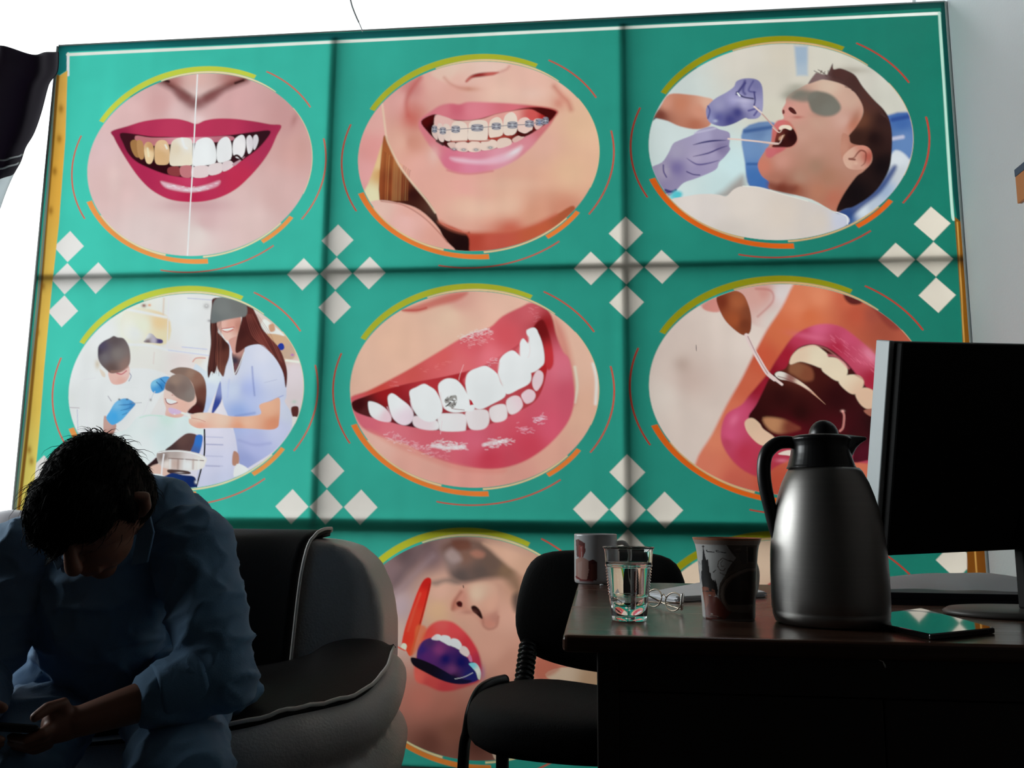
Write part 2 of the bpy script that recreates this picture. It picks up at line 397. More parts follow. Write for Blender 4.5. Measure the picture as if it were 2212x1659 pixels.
# ================= top left: smile, half whitened
begin('M1', 2.9105, 0, 80, .88)
F("400,150 2100,150 2100,1500 400,1500", [(800, 450, 228, 186, 184), (1000, 420, 214, 165, 163), (700, 900, 224, 187, 184), (900, 1250, 230, 206, 203), (1240, 1250, 231, 213, 208), (1600, 1150, 224, 192, 188), (1850, 700, 212, 162, 156), (1800, 500, 204, 152, 150), (1500, 400, 216, 166, 165), (620, 700, 226, 190, 190), (1750, 1000, 216, 176, 172), (1300, 1150, 218, 180, 180), (1130, 480, 226, 190, 188)], s=False)
F("990,200 1040,290 1100,325 1170,368 1240,388 1320,362 1400,318 1490,290 1560,260 1560,200", [(1240, 250, 224, 180, 172), (1060, 290, 180, 120, 115), (1500, 280, 178, 115, 110), (1240, 370, 222, 190, 185)], f=3)
L("985,262 1060,300 1120,340 1180,380", 44, (100, 48, 46), f=9, a=.85); L("1300,382 1380,338 1450,305 1545,268", 40, (108, 54, 50), f=9, a=.85); L("1150,375 1235,415 1330,375", 60, (120, 66, 64), f=12, a=.7)
L("1010,265 1060,280", 16, (45, 18, 18), f=3); L("1480,290 1530,272", 14, (50, 20, 20), f=3)
L("1120,350 1180,392 1235,408 1300,388 1370,350", 40, (135, 80, 80), f=12, a=.75)
B(1230, 430, 80, 45, (135, 85, 85), .6); B(1240, 520, 60, 35, (238, 210, 208), .8); B(1850, 520, 25, 60, (165, 105, 100), .5, 20); B(1900, 700, 60, 120, (200, 150, 140), .4)
B(720, 900, 60, 160, (235, 205, 200), .5)
B(1230, 1060, 260, 50, (205, 155, 160), .7)
F("700,592 800,560 900,530 1010,515 1110,515 1180,530 1235,547 1290,525 1370,513 1480,515 1600,530 1700,548 1768,556 1740,620 1700,710 1640,800 1560,890 1480,960 1380,1010 1270,1035 1150,1035 1050,1015 950,960 870,880 800,780 740,680 715,630", [(900, 570, 186, 52, 88), (1100, 570, 192, 58, 92), (1400, 570, 188, 55, 88), (1650, 570, 165, 45, 78), (760, 640, 150, 35, 70), (900, 860, 178, 42, 82), (1200, 1000, 190, 40, 78), (1500, 900, 192, 48, 80), (1200, 900, 200, 62, 100), (1690, 700, 175, 50, 85)], f=2)
F("755,605 850,610 950,625 1050,628 1200,635 1350,625 1480,612 1600,595 1700,590 1660,660 1600,720 1520,775 1430,825 1350,862 1250,882 1150,882 1040,862 940,825 860,785 808,735 775,670", [(800, 640, 60, 18, 28), (1000, 840, 45, 8, 16), (1640, 640, 50, 20, 28), (1200, 860, 60, 15, 25)], f=2)
F("850,622 950,632 1100,632 1300,628 1450,622 1460,650 1300,665 1150,670 1000,680 880,690", [(900, 650, 190, 115, 120), (1200, 650, 225, 150, 165), (1400, 640, 190, 110, 125)], f=1.5)
for t, c in (("820,662 845,645 868,665 885,745 855,755 828,712", (165, 118, 72)), ("862,652 893,655 905,700 905,758 882,768 864,722", (186, 138, 90)),
             ("905,692 925,660 955,670 968,710 965,765 945,797 917,782", [(930, 730, 240, 208, 165), (950, 690, 200, 150, 100)]),
             ("972,700 985,662 1010,648 1045,655 1065,700 1062,790 1012,804 976,787", [(1010, 740, 214, 172, 125), (1040, 690, 228, 190, 150)]),
             ("1072,700 1085,655 1125,635 1180,635 1208,655 1210,740 1206,803 1130,810 1068,800", [(1110, 700, 226, 208, 182), (1180, 780, 236, 222, 200), (1160, 670, 246, 232, 225)])):
    F(t, c, f=1.1)
L("1145,640 1160,690 1175,700", 14, (255, 240, 240), f=2, a=.8); L("1040,680 1050,700", 12, (255, 240, 225), f=1.5, a=.8); L("928,700 935,750", 12, (250, 228, 195), f=1.5, a=.7)
for t in ("1224,690 1245,648 1300,632 1340,655 1360,725 1352,792 1300,805 1216,808", "1364,690 1388,642 1428,628 1453,665 1458,740 1440,775 1370,786", "1465,665 1490,628 1528,616 1545,660 1537,728 1510,764 1467,742", "1548,645 1570,616 1590,650 1586,708 1560,732", "1592,630 1614,614 1625,650 1606,702 1592,700"):
    F(t, [(1290, 720, 244, 240, 238), (1410, 700, 240, 236, 236), (1510, 690, 236, 230, 230), (1600, 660, 215, 205, 210)], f=1.2)
for t, c in (("1058,822 1122,815 1130,872 1060,862", (140, 60, 62)), ("1135,815 1205,812 1200,880 1140,874", (196, 120, 124)), ("1215,818 1308,812 1305,876 1213,880", (228, 206, 206)), ("1314,808 1392,792 1392,850 1318,868", (230, 212, 212)), ("1400,792 1450,778 1468,812 1404,846", (226, 206, 208)), ("1460,800 1500,775 1540,752 1480,808", (190, 150, 160))):
    F(t, c, f=1.2)
L("1460,760 1490,745 1520,770", 14, (50, 20, 25), f=1.5)
F("1010,908 1060,918 1130,935 1200,948 1290,932 1380,902 1370,935 1300,960 1200,975 1110,965 1040,945", [(1100, 940, 240, 205, 215), (1250, 955, 248, 225, 232), (1350, 920, 232, 180, 195)], f=3.5, a=.75)
for i in range(26):
    x = 1040 + random.random() * 320; y = 925 + 30 * math.sin((x - 1010) / 370 * 3.1) + random.uniform(-14, 14); L("%f,%f %f,%f" % (x, y, x + random.uniform(5, 18), y + random.uniform(-3, 3)), 5, (252, 236, 240), f=1, a=.55)
L("1242,237 1225,560 1212,800 1178,1372", 8, (250, 248, 246), f=.6)
# ================= top middle: braces
begin('M2', 3.073, 680, 80, .80)
F("250,100 1950,100 1950,1500 250,1500", [(800, 300, 226, 172, 160), (640, 330, 205, 130, 125), (560, 420, 226, 165, 158), (1000, 200, 230, 188, 174), (1400, 260, 226, 178, 162), (1250, 400, 228, 186, 168), (900, 380, 222, 165, 152), (1500, 700, 222, 170, 152), (1780, 600, 226, 182, 150), (1700, 900, 226, 180, 148), (1300, 1100, 224, 176, 152), (1000, 1100, 222, 170, 150), (1450, 1180, 212, 148, 122), (650, 700, 205, 140, 122), (700, 850, 224, 165, 152), (560, 700, 222, 168, 150), (1000, 1000, 224, 160, 150), (1650, 1150, 205, 135, 110), (1300, 1290, 196, 98, 78)], s=False)
# hand at left, hair
F("445,440 470,560 478,650 440,720 400,850 350,1010 250,1010 240,700 330,500", [(400, 550, 226, 168, 160), (380, 750, 222, 150, 145), (330, 900, 226, 160, 158)], f=2)
F("440,730 470,680 480,700 460,900 430,1090 300,1090 350,980 400,850", [(420, 850, 226, 190, 140), (370, 1050, 238, 218, 178), (450, 900, 205, 150, 90)], f=3)
F("450,700 475,660 500,720 560,850 640,960 740,1070 800,1160 830,1230 900,1270 1000,1300 1030,1300 1030,1440 900,1440 830,1280 700,1150 560,1100 430,1090", [(470, 800, 165, 92, 50), (480, 1000, 150, 75, 40), (560, 1000, 110, 48, 32), (650, 1050, 50, 18, 16), (800, 1250, 35, 12, 12), (960, 1380, 30, 12, 12), (620, 1120, 60, 26, 20)], f=2)
for i in range(26):
    x = 440 + i * 7; L("%d,%d %d,%d %d,%d" % (x + 20, 760 + i * 5, x + 12, 920, x + 6, 1085), 5, random.choice([(190, 120, 70), (120, 55, 30), (80, 30, 20), (215, 160, 100)]), f=1.2, a=.35)
L("448,445 462,560 475,660 500,730 560,850 640,960 740,1080 800,1165", 12, (238, 198, 170), f=2.5, a=.9)
L("700,270 640,350 610,430 620,520", 26, (190, 90, 85), f=7, a=.7)
F("640,420 600,470 620,560 680,600 720,540 740,480", (205, 120, 108), f=14, a=.5)
# palm lower left
F("380,1090 470,1085 560,1105 650,1145 740,1210 820,1290 880,1360 930,1440 700,1500 400,1350 300,1150", [(450, 1130, 234, 186, 172), (600, 1220, 230, 176, 168), (800, 1330, 222, 160, 145), (620, 1160, 226, 168, 155)], f=2)
L("440,1090 560,1108 650,1148 740,1213 820,1293 880,1363", 8, (160, 85, 70), f=2, a=.6)
# jaw and neck
F("830,1230 900,1270 1000,1298 1130,1302 1300,1290 1450,1250 1600,1180 1720,1120 1700,1250 1400,1420 1100,1440 1030,1430 1010,1310", [(1050, 1340, 176, 68, 52), (1200, 1350, 190, 84, 68), (1500, 1300, 190, 90, 60), (1650, 1180, 170, 85, 55)], f=3)
L("830,1225 900,1268 1000,1296 1130,1300 1300,1288 1450,1248 1600,1178", 18, (196, 100, 78), f=7, a=.8)
B(1100, 1140, 260, 90, (232, 190, 166), .6); B(1300, 980, 330, 60, (230, 184, 160), .5)
# nose
F("770,240 900,170 1100,160 1280,170 1280,210 1200,250 1100,262 1010,290 940,320 860,300", [(900, 220, 236, 196, 178), (1150, 200, 236, 194, 180), (950, 290, 232, 180, 165)], f=6, a=.8)
F("1000,290 1030,258 1080,240 1150,232 1220,232 1190,252 1120,262 1050,272 1010,300", [(1080, 250, 140, 40, 38), (1180, 240, 190, 90, 82), (1010, 285, 190, 100, 92)], f=3)
L("1220,235 1270,215 1290,195", 14, (200, 125, 115), f=5, a=.7)
L("860,270 900,310 960,335 1020,342", 14, (200, 130, 115), f=6, a=.7); B(1030, 345, 80, 22, (205, 140, 118), .7)
L("1590,330 1640,390 1680,430 1700,480", 30, (196, 115, 98), f=8, a=.75)
B(1450, 380, 120, 60, (232, 190, 175), .6)
# mouth
B(640, 540, 90, 90, (196, 90, 80), .7); B(1620, 440, 60, 60, (200, 110, 95), .6)
F("700,545 760,500 830,455 900,440 960,445 1020,430 1150,432 1300,440 1450,455 1560,470 1615,495 1590,540 1560,590 1500,660 1430,740 1330,820 1200,880 1050,905 950,900 870,870 820,800 760,720 710,640 690,590", [(850, 480, 214, 120, 130), (940, 470, 205, 100, 116), (1050, 480, 222, 128, 140), (1300, 460, 214, 110, 120), (1500, 470, 190, 60, 62), (1560, 500, 160, 40, 40), (900, 840, 208, 110, 132), (1050, 850, 214, 128, 150), (1250, 800, 220, 150, 165), (1400, 720, 216, 135, 145), (1540, 600, 206, 115, 118), (770, 700, 210, 120, 128)], f=4)
F("705,560 780,515 830,520 900,545 1010,552 1100,540 1200,510 1300,490 1400,470 1500,468 1590,490 1600,510 1560,560 1500,600 1430,645 1330,690 1200,740 1080,755 1000,760 900,740 850,715 800,680 750,630", [(740, 560, 80, 12, 12), (780, 600, 40, 6, 8), (1550, 500, 70, 12, 12), (860, 710, 60, 10, 12), (1200, 660, 160, 60, 50), (1400, 640, 90, 20, 20)], f=2)
F("800,520 870,530 950,555 1100,545 1200,512 1300,492 1420,478 1480,500 1540,540 1500,570 1350,580 1200,600 1000,620 870,640 800,620", [(850, 570, 226, 180, 172), (1000, 560, 220, 175, 162), (1300, 520, 226, 160, 150), (1450, 520, 205, 85, 82), (1520, 530, 170, 40, 38)], f=2)
for t, c in (("780,595 800,580 815,620 815,680 795,670 778,640", (216, 186, 176)), ("815,580 840,575 855,610 858,690 830,690 815,650", (222, 196, 186)), ("852,590 875,575 900,600 905,680 880,690 858,670", (224, 200, 188)),
             ("905,600 920,565 960,558 1000,572 1015,610 1010,690 950,695 905,685", (228, 206, 192)), ("1020,600 1035,562 1090,550 1140,560 1150,600 1148,660 1130,685 1025,690", (230, 208, 194)),
             ("1155,590 1170,550 1210,530 1240,550 1250,600 1245,650 1190,668 1158,660", (230, 206, 190)), ("1250,580 1265,520 1310,498 1340,530 1345,600 1330,640 1290,655 1255,640", (232, 208, 194)),
             ("1345,570 1370,540 1410,535 1440,570 1445,610 1420,635 1380,640 1350,620", (228, 196, 184)), ("1450,560 1480,540 1520,560 1510,590 1470,615", (222, 180, 170)),
             ("880,705 930,700 940,745 905,740", (214, 180, 170)), ("940,702 1015,702 1015,758 945,752", (226, 196, 184)), ("1020,702 1095,698 1100,756 1022,758", (228, 200, 186)), ("1105,695 1160,680 1205,690 1205,735 1110,752", (228, 202, 188)), ("1210,690 1250,668 1300,680 1300,715 1215,738", (226, 198, 184)), ("1310,680 1350,655 1390,665 1330,700", (216, 176, 165))):
    F(t, c, f=1.1)
L("905,693 1015,690 1025,688 1140,690 1180,672 1250,665 1300,655", 9, (170, 70, 58), f=1.5, a=.8)
F("1345,625 1375,635 1400,640 1440,618 1445,635 1380,662 1345,645", (70, 20, 18), f=1)
L("780,600 850,618 935,612 1078,602 1205,592 1310,585 1425,578 1540,552", 4, (105, 100, 112), f=.7)
for x, y, w in ((795, 612, 14), (850, 622, 17), (935, 612, 24), (1078, 602, 34), (1205, 592, 26), (1312, 584, 28), (1425, 576, 24), (1492, 566, 22), (1532, 556, 16)):
    F("%d,%d %d,%d %d,%d %d,%d" % (x - w, y - 20, x + w, y - 20, x + w, y + 20, x - w, y + 20), (140, 140, 152), f=1.2, a=.85)
    L("%d,%d %d,%d %d,%d" % (x - w, y - 14, x, y - 4, x + w, y - 14), 6, (85, 85, 100), f=.8); L("%d,%d %d,%d %d,%d" % (x - w, y + 14, x, y + 4, x + w, y + 14), 6, (80, 84, 100), f=.8)
    B(x, y, w * .5, 7, (225, 225, 232), .8)
B(1492, 568, 10, 16, (70, 100, 150), .8); B(798, 622, 10, 12, (90, 110, 130), .7)
for x, y in ((925, 745), (988, 748), (1070, 748), (1165, 734)): B(x, y, 22, 12, (90, 95, 105), .9); B(x, y, 7, 4, (215, 215, 220), .9)
L("810,690 850,715", 14, (50, 20, 20), f=2)
F("900,800 980,805 1050,815 1130,810 1260,775 1370,720 1350,780 1260,825 1150,845 1020,838 930,825", [(1000, 820, 236, 205, 215), (1200, 810, 236, 190, 204), (1330, 760, 240, 205, 210)], f=6, a=.6)
B(1330, 760, 60, 18, (246, 225, 228), .6, -30); B(790, 780, 50, 80, (238, 190, 180), .6)
L("880,885 960,905 1050,908 1180,890", 10, (200, 105, 115), f=4, a=.7)
# ================= top right: patient and gloved hands
begin('M3', 2.508, 1330, 0, .77)
F("100,150 1700,150 1700,1400 100,1400", [(350, 480, 200, 206, 202), (300, 750, 205, 214, 212), (300, 950, 200, 212, 210), (700, 320, 212, 202, 190), (850, 450, 206, 196, 182), (900, 300, 208, 196, 180), (1200, 320, 206, 198, 184), (1450, 550, 196, 190, 178), (1350, 430, 204, 196, 184), (640, 900, 195, 215, 216), (600, 1010, 190, 208, 208), (860, 620, 204, 196, 180)], s=False)
F("968,250 1040,250 1040,410 980,410", [(1000, 300, 156, 172, 190), (1010, 400, 168, 180, 192)], f=5, s=False); B(1280, 380, 120, 25, (160, 148, 132), .6)
F("690,700 860,665 860,820 840,900 830,1040 725,1010 700,880", [(780, 720, 100, 125, 165), (740, 800, 108, 138, 180), (740, 960, 66, 108, 168), (800, 1000, 62, 104, 166), (830, 760, 120, 145, 180)], f=3)
L("700,712 850,688", 20, (50, 80, 135), f=4, a=.8); L("715,888 790,888", 14, (48, 82, 140), f=3, a=.8)
F("1440,650 1620,620 1620,840 1480,860", [(1550, 660, 62, 96, 155), (1560, 760, 92, 122, 168)], f=4); L("1500,648 1600,628", 22, (35, 62, 130), f=4, a=.8); L("1500,752 1555,742", 18, (185, 182, 200), f=4)
F("690,950 640,985 590,1030 550,1060 620,1070 700,1020", (140, 110, 100), f=12, a=.7)
F("1490,840 1530,815 1580,850 1600,900 1570,980 1500,1080 1400,1180 1300,1230 1230,1230 1200,1150 1300,1100 1400,1000", [(1520, 860, 200, 202, 206), (1540, 950, 186, 188, 192), (1400, 1130, 176, 184, 198), (1340, 1140, 200, 206, 214), (1260, 1190, 50, 85, 140), (1450, 1020, 150, 165, 190)], f=4)
F("1200,1150 1260,1120 1330,1080 1420,1010 1500,900 1520,920 1440,1040 1330,1130 1260,1200 1300,1230 1240,1260 1200,1200", (38, 62, 118), f=6, a=.9)
# forearm, upper hand
F("200,640 240,580 290,510 400,512 480,525 530,545 520,620 510,680 440,700 350,685 280,655 215,640", [(270, 560, 206, 142, 120), (350, 560, 196, 125, 98), (450, 600, 205, 140, 116), (430, 680, 176, 105, 82), (240, 625, 120, 62, 50), (500, 560, 214, 168, 146)], f=2.5)
F("195,660 225,635 200,640", (20, 70, 70), f=2)
F("490,590 510,560 545,530 600,500 640,470 655,440 700,425 760,430 790,460 798,520 795,600 770,640 720,645 700,640 640,670 580,685 520,670 495,640", [(560, 570, 150, 145, 180), (640, 540, 156, 150, 188), (720, 480, 128, 124, 165), (700, 560, 165, 158, 190), (560, 640, 92, 90, 145), (620, 650, 66, 64, 122), (660, 610, 62, 60, 118), (760, 460, 116, 112, 155), (770, 580, 150, 145, 180), (510, 650, 140, 140, 180)], f=1.6)
L("655,510 670,490 700,450", 12, (60, 58, 110), f=2.5); L("655,500 690,525 745,535", 8, (45, 42, 85), f=1.5); L("700,440 690,490 700,510", 14, (70, 66, 120), f=3, a=.8); L("745,440 720,490 755,500", 10, (80, 76, 130), f=2, a=.8); L("750,500 755,545 750,570", 8, (60, 56, 110), f=1.5)
L("660,505 672,520", 8, (235, 235, 240), f=1); L("720,600 770,590 750,625", 10, (85, 80, 135), f=2); L("500,575 510,600 500,640", 8, (80, 80, 135), f=2)
B(690, 545, 60, 14, (190, 184, 208), .6, 5); B(540, 655, 16, 10, (190, 195, 215), .7)
# lower hand
F("190,915 250,880 285,830 310,780 345,760 420,730 450,705 520,685 560,700 610,715 620,740 615,790 620,810 590,850 560,880 540,920 440,965 370,990 330,1030 300,1060 262,1055 225,1000", [(330, 820, 160, 150, 175), (480, 740, 165, 156, 186), (560, 730, 150, 140, 172), (430, 850, 168, 156, 182), (520, 830, 162, 150, 180), (330, 910, 118, 106, 150), (450, 920, 150, 138, 172), (260, 930, 160, 148, 170), (280, 1010, 140, 128, 160), (570, 800, 128, 116, 152)], f=1.6)
L("420,785 480,770 540,762 600,760", 9, (50, 46, 98), f=1.6, taper=True); L("420,848 500,830 560,805 605,790", 8, (70, 62, 112), f=1.6, taper=True); L("385,858 440,890 500,885 560,868", 8, (88, 78, 128), f=1.8, taper=True); L("385,930 420,945 455,948", 6, (70, 62, 112), f=1.5)
L("258,895 260,930 275,960", 7, (80, 70, 120), f=1.6); L("200,930 225,985 260,1040 310,1035", 8, (75, 66, 118), f=1.8); L("270,1030 305,1040 325,1030", 12, (60, 55, 110), f=2)
L("430,720 500,705 540,695", 10, (190, 184, 205), f=2, a=.7)
F("275,1085 320,1035 360,1045 350,1080 320,1110 290,1110", [(330, 1060, 80, 185, 195), (300, 1090, 130, 200, 205)], f=5)
# head: face, hair
F("925,530 960,500 1050,450 1130,430 1220,440 1300,490 1345,570 1330,650 1300,700 1260,760 1260,800 1390,800 1400,870 1330,960 1290,1010 1250,1080 1200,1150 1060,1080 900,1040 830,1020 830,985 790,950 770,890 800,830 835,780 850,730 850,690 880,660 910,640 900,600 920,560", [(1000, 600, 200, 145, 130), (1150, 470, 206, 176, 156), (1260, 540, 200, 160, 142), (1100, 660, 192, 148, 130), (1000, 720, 192, 145, 128), (1230, 650, 200, 156, 142), (1080, 800, 186, 138, 120), (900, 870, 196, 138, 122), (800, 900, 196, 118, 98), (860, 980, 170, 110, 92), (1000, 960, 172, 128, 108), (1080, 900, 160, 120, 100), (900, 1020, 130, 66, 50), (980, 1030, 150, 86, 66), (1100, 1040, 176, 116, 92), (1150, 960, 166, 116, 94), (1180, 1080, 178, 105, 84), (1290, 680, 186, 118, 96), (1230, 850, 180, 130, 112), (920, 600, 205, 140, 130)], f=1.8)
F("830,985 900,1000 980,1010 960,1050 880,1045 830,1020", (110, 50, 38), f=8, a=.7)
F("1050,440 1080,400 1090,395 1140,405 1155,385 1175,345 1180,375 1215,370 1260,385 1300,410 1340,470 1400,540 1450,590 1480,640 1497,720 1495,830 1480,920 1430,1010 1370,1070 1290,1120 1250,1130 1195,1145 1230,1060 1300,960 1340,930 1385,880 1385,830 1350,800 1290,790 1265,770 1260,740 1300,690 1335,630 1340,580 1310,520 1270,480 1210,450 1130,432 1090,440 1045,455", [(1200, 400, 74, 44, 40), (1300, 450, 70, 42, 38), (1380, 560, 76, 44, 38), (1450, 650, 46, 24, 22), (1400, 750, 30, 12, 12), (1320, 740, 52, 28, 22), (1450, 900, 16, 6, 8), (1300, 1050, 16, 8, 10), (1100, 420, 120, 95, 95), (1330, 650, 96, 56, 40)], f=2)
for i in range(46):
    t = i / 45; x = 1100 + 380 * t; y = 395 + 260 * t ** 1.6 + random.uniform(-10, 10); L("%f,%f %f,%f" % (x, y, x + random.uniform(-28, 10), y - random.uniform(4, 18)), 6, (70, 45, 42), f=1.2, a=.6)
B(1300, 640, 26, 60, (150, 92, 70), .5, 20)
F("1225,730 1262,735 1275,775 1340,800 1300,860 1225,860", [(1240, 800, 186, 130, 110), (1290, 810, 170, 105, 86)], f=2)
F("1230,860 1245,830 1290,795 1340,788 1375,805 1388,840 1375,890 1345,915 1290,920 1250,905", [(1270, 830, 205, 160, 140), (1340, 800, 196, 128, 110), (1370, 850, 170, 84, 70), (1310, 900, 196, 146, 128), (1260, 890, 205, 162, 142)], f=1.5)
L("1262,860 1290,855 1310,830 1330,815 1355,830 1350,880 1330,900", 8, (120, 55, 45), f=2, taper=True); L("1265,862 1295,865", 9, (110, 50, 40), f=2); B(1300, 885, 14, 12, (215, 175, 155), .6)
F("850,700 870,660 900,650 940,660 970,700 985,750 975,780 940,800 870,800 850,795 845,750", [(880, 670, 200, 105, 105), (960, 700, 190, 110, 96), (860, 760, 190, 100, 92)], f=3)
F("866,745 880,705 900,700 950,690 975,720 983,755 965,785 930,798 850,797 860,775", [(900, 770, 48, 14, 14), (950, 740, 40, 10, 12), (870, 740, 110, 48, 40)], f=1.4)
F("885,690 905,678 940,680 955,695 945,705 915,695 890,705", (228, 206, 186), f=1.2); F("885,745 900,735 915,730 900,755 885,760", (190, 140, 110), f=2)
F("815,805 850,800 920,800 900,820 870,835 840,855 815,845", [(840, 820, 196, 98, 105), (900, 805, 190, 90, 95)], f=3, a=.9)
F("935,590 945,580 965,590 980,615 965,618 945,605", (75, 30, 28), f=1.2); F("903,600 912,595 915,612 905,618", (100, 42, 38), f=1.2); B(985, 635, 35, 10, (176, 90, 82), .7)
B(1110, 620, 60, 20, (170, 120, 105), .5)
B(990, 505, 80, 40, (125, 120, 108), .95); B(940, 520, 50, 30, (140, 135, 122), .7); B(980, 470, 60, 25, (150, 145, 130), .5)
F("1040,530 1060,505 1100,495 1150,505 1190,530 1218,570 1215,600 1180,625 1130,630 1080,615 1055,590", [(1100, 540, 112, 106, 96), (1150, 600, 118, 114, 104)], f=4.5); F("950,530 980,500 1040,495 1100,500 1060,545 1000,550", (116, 112, 102), f=6, a=.85)
L("755,580 800,625 850,680 880,715", 7, (190, 150, 140), f=1); L("750,578 790,612", 9, (215, 196, 190), f=1); L("610,752 680,757 760,765 830,773 880,778", 9, (216, 190, 180), f=1); L("800,772 880,780 905,735", 5, (205, 170, 160), f=.9); L("850,690 885,718 905,695", 4, (215, 185, 170), f=.8)
F("275,1110 400,1060 500,1050 560,1055 600,1062 640,1025 690,1008 780,1015 900,1050 1040,1090 1120,1120 1190,1155 1250,1168 1256,1215 1100,1300 850,1340 500,1300", [(500, 1150, 214, 202, 196), (700, 1100, 216, 202, 192), (900, 1150, 212, 196, 184), (1100, 1200, 206, 192, 182), (1230, 1190, 190, 190, 204), (600, 1270, 206, 194, 186)], f=1.6)
L("690,1008 780,1015 900,1050 1040,1090", 5, (235, 222, 212), f=1.5, a=.8)
L("1195,1150 1250,1172 1256,1215", 5, (225, 225, 235), f=1.2)
# ================= middle left: surgery with three people
begin('M4', 2.9105, 0, 600, .78)
F("400,80 2000,80 2000,1400 400,1400", [(650, 350, 246, 238, 234), (850, 300, 246, 226, 205), (1150, 250, 236, 236, 242), (1200, 400, 234, 234, 242), (500, 600, 240, 232, 236), (950, 520, 238, 222, 216), (1150, 520, 228, 212, 210), (1850, 600, 220, 205, 210), (1800, 450, 205, 170, 140), (1400, 1100, 212, 208, 226), (1500, 1000, 220, 215, 230), (500, 900, 236, 230, 240)], s=False)
F("820,190 1050,240 1045,415 830,400 760,300", [(900, 300, 250, 228, 205), (1000, 280, 240, 196, 150), (1010, 380, 244, 212, 176), (850, 350, 250, 236, 222)], f=3)
L("780,195 920,222 1045,248", 16, (250, 240, 230), f=3); L("800,420 950,425 1060,455 1300,478", 16, (248, 240, 234), f=3); L("1030,130 1025,230", 10, (215, 190, 170), f=2, a=.7)
L("1060,455 1320,490", 5, (200, 200, 222), f=1.5); L("1145,435 1300,450", 5, (190, 192, 220), f=1.5); L("1060,130 1050,450", 5, (225, 220, 230), f=1.5); L("1180,128 1340,140", 5, (190, 190, 210), f=1.5)
B(905, 175, 18, 14, (130, 70, 60), .9); B(940, 172, 12, 10, (225, 140, 70), .8)
F("905,405 915,385 935,350 960,355 985,380 1020,390 1018,412 960,410", [(920, 370, 236, 225, 225), (930, 400, 110, 85, 85), (1000, 398, 60, 45, 110), (965, 395, 190, 180, 195)], f=1.2)
B(1297, 178, 20, 18, (150, 145, 145), .9); B(1297, 176, 9, 8, (225, 222, 222), .9); B(1315, 270, 14, 10, (150, 145, 150), .8)
L("970,470 965,540", 6, (220, 205, 200), f=2)
# right shelf
F("1660,260 1720,300 1790,365 1700,355 1640,320", (235, 225, 220), f=2); F("1690,300 1720,290 1730,330 1700,340", (200, 150, 120), f=2)
F("1680,355 1790,370 1850,450 1840,510 1760,490 1700,420", [(1740, 380, 205, 165, 130), (1830, 480, 190, 160, 140)], f=2)
F("1745,430 1760,412 1780,415 1788,440 1775,455 1752,452", (35, 55, 150), f=1); B(1838, 485, 12, 8, (170, 80, 190), .9); L("1800,520 1880,530", 14, (240, 226, 214), f=2); B(1840, 660, 60, 80, (222, 208, 212), .6); B(1850, 780, 20, 14, (170, 200, 180), .6)
F("1832,815 1875,812 1872,870 1840,872", (90, 45, 42), f=1.4); F("1835,878 1870,880 1850,930 1838,930", (228, 220, 215), f=1.2)
# cabinets below
F("1290,960 1480,960 1490,1100 1470,1180 1450,1290 1240,1320 1260,1150", [(1350, 1000, 214, 210, 230), (1350, 1150, 205, 204, 226), (1400, 1280, 196, 198, 222)], f=3)
for y in (1000, 1047, 1120, 1180): L("1295,%d 1400,%d" % (y, y + 4), 5, (180, 180, 208), f=1.5)
L("1300,1047 1400,1050", 7, (170, 170, 200), f=1.2); L("1295,1183 1380,1185", 7, (170, 170, 200), f=1.2)
# left bench
L("440,815 520,820", 5, (190, 180, 185), f=1); L("485,830 490,980", 3, (170, 170, 200), f=1); B(450, 760, 30, 30, (244, 232, 222), .6)
# dentist in white
F("520,620 600,600 700,590 820,570 950,575 1050,610 1060,660 1000,760 950,850 900,920 800,1000 700,1000 560,1000 500,850", [(600, 700, 250, 249, 250), (800, 700, 250, 250, 251), (900, 650, 248, 246, 250), (600, 900, 246, 242, 248), (950, 800, 246, 244, 250)], f=2.5)
L("525,640 600,630", 3, (220, 215, 220), f=1.5); L("560,700 540,850 560,980", 4, (226, 222, 228), f=2, a=.7); L("950,720 900,860 780,985", 4, (222, 216, 222), f=2, a=.7); L("1050,610 1000,640 960,660", 4, (228, 222, 226), f=2, a=.7)
L("680,745 700,775", 5, (170, 165, 175), f=1.2); L("740,690 870,690", 3, (220, 222, 220), f=2, a=.6)
F("655,870 700,905 730,920 725,960 690,1010 655,1010", [(680, 930, 200, 160, 150), (700, 990, 170, 120, 108)], f=1.5)
F("680,600 700,660 740,672 790,655 815,610 812,560 790,540 700,560", [(720, 620, 232, 182, 172), (790, 600, 236, 190, 182), (760, 650, 222, 170, 158)], f=1.5)
L("735,600 765,606 795,585", 7, (190, 95, 105), f=1.2); L("815,600 825,620 810,650", 4, (130, 130, 160), f=1)
B(612, 545, 20, 35, (200, 180, 150), .7); F("625,575 640,580 660,600 660,625 640,615", (220, 205, 190), f=1.5)
F("615,470 620,430 650,400 690,380 715,366 740,375 775,380 800,410 815,450 820,500 815,540 800,560 760,590 700,600 670,580 635,545 618,510", [(640, 430, 78, 70, 92), (720, 385, 92, 80, 82), (740, 480, 125, 115, 112), (660, 500, 112, 104, 108), (700, 570, 100, 80, 76), (790, 550, 140, 112, 104), (620, 460, 70, 60, 74)], f=1.8)
L("700,590 760,585 800,560", 14, (150, 110, 100), f=2.5, a=.7)
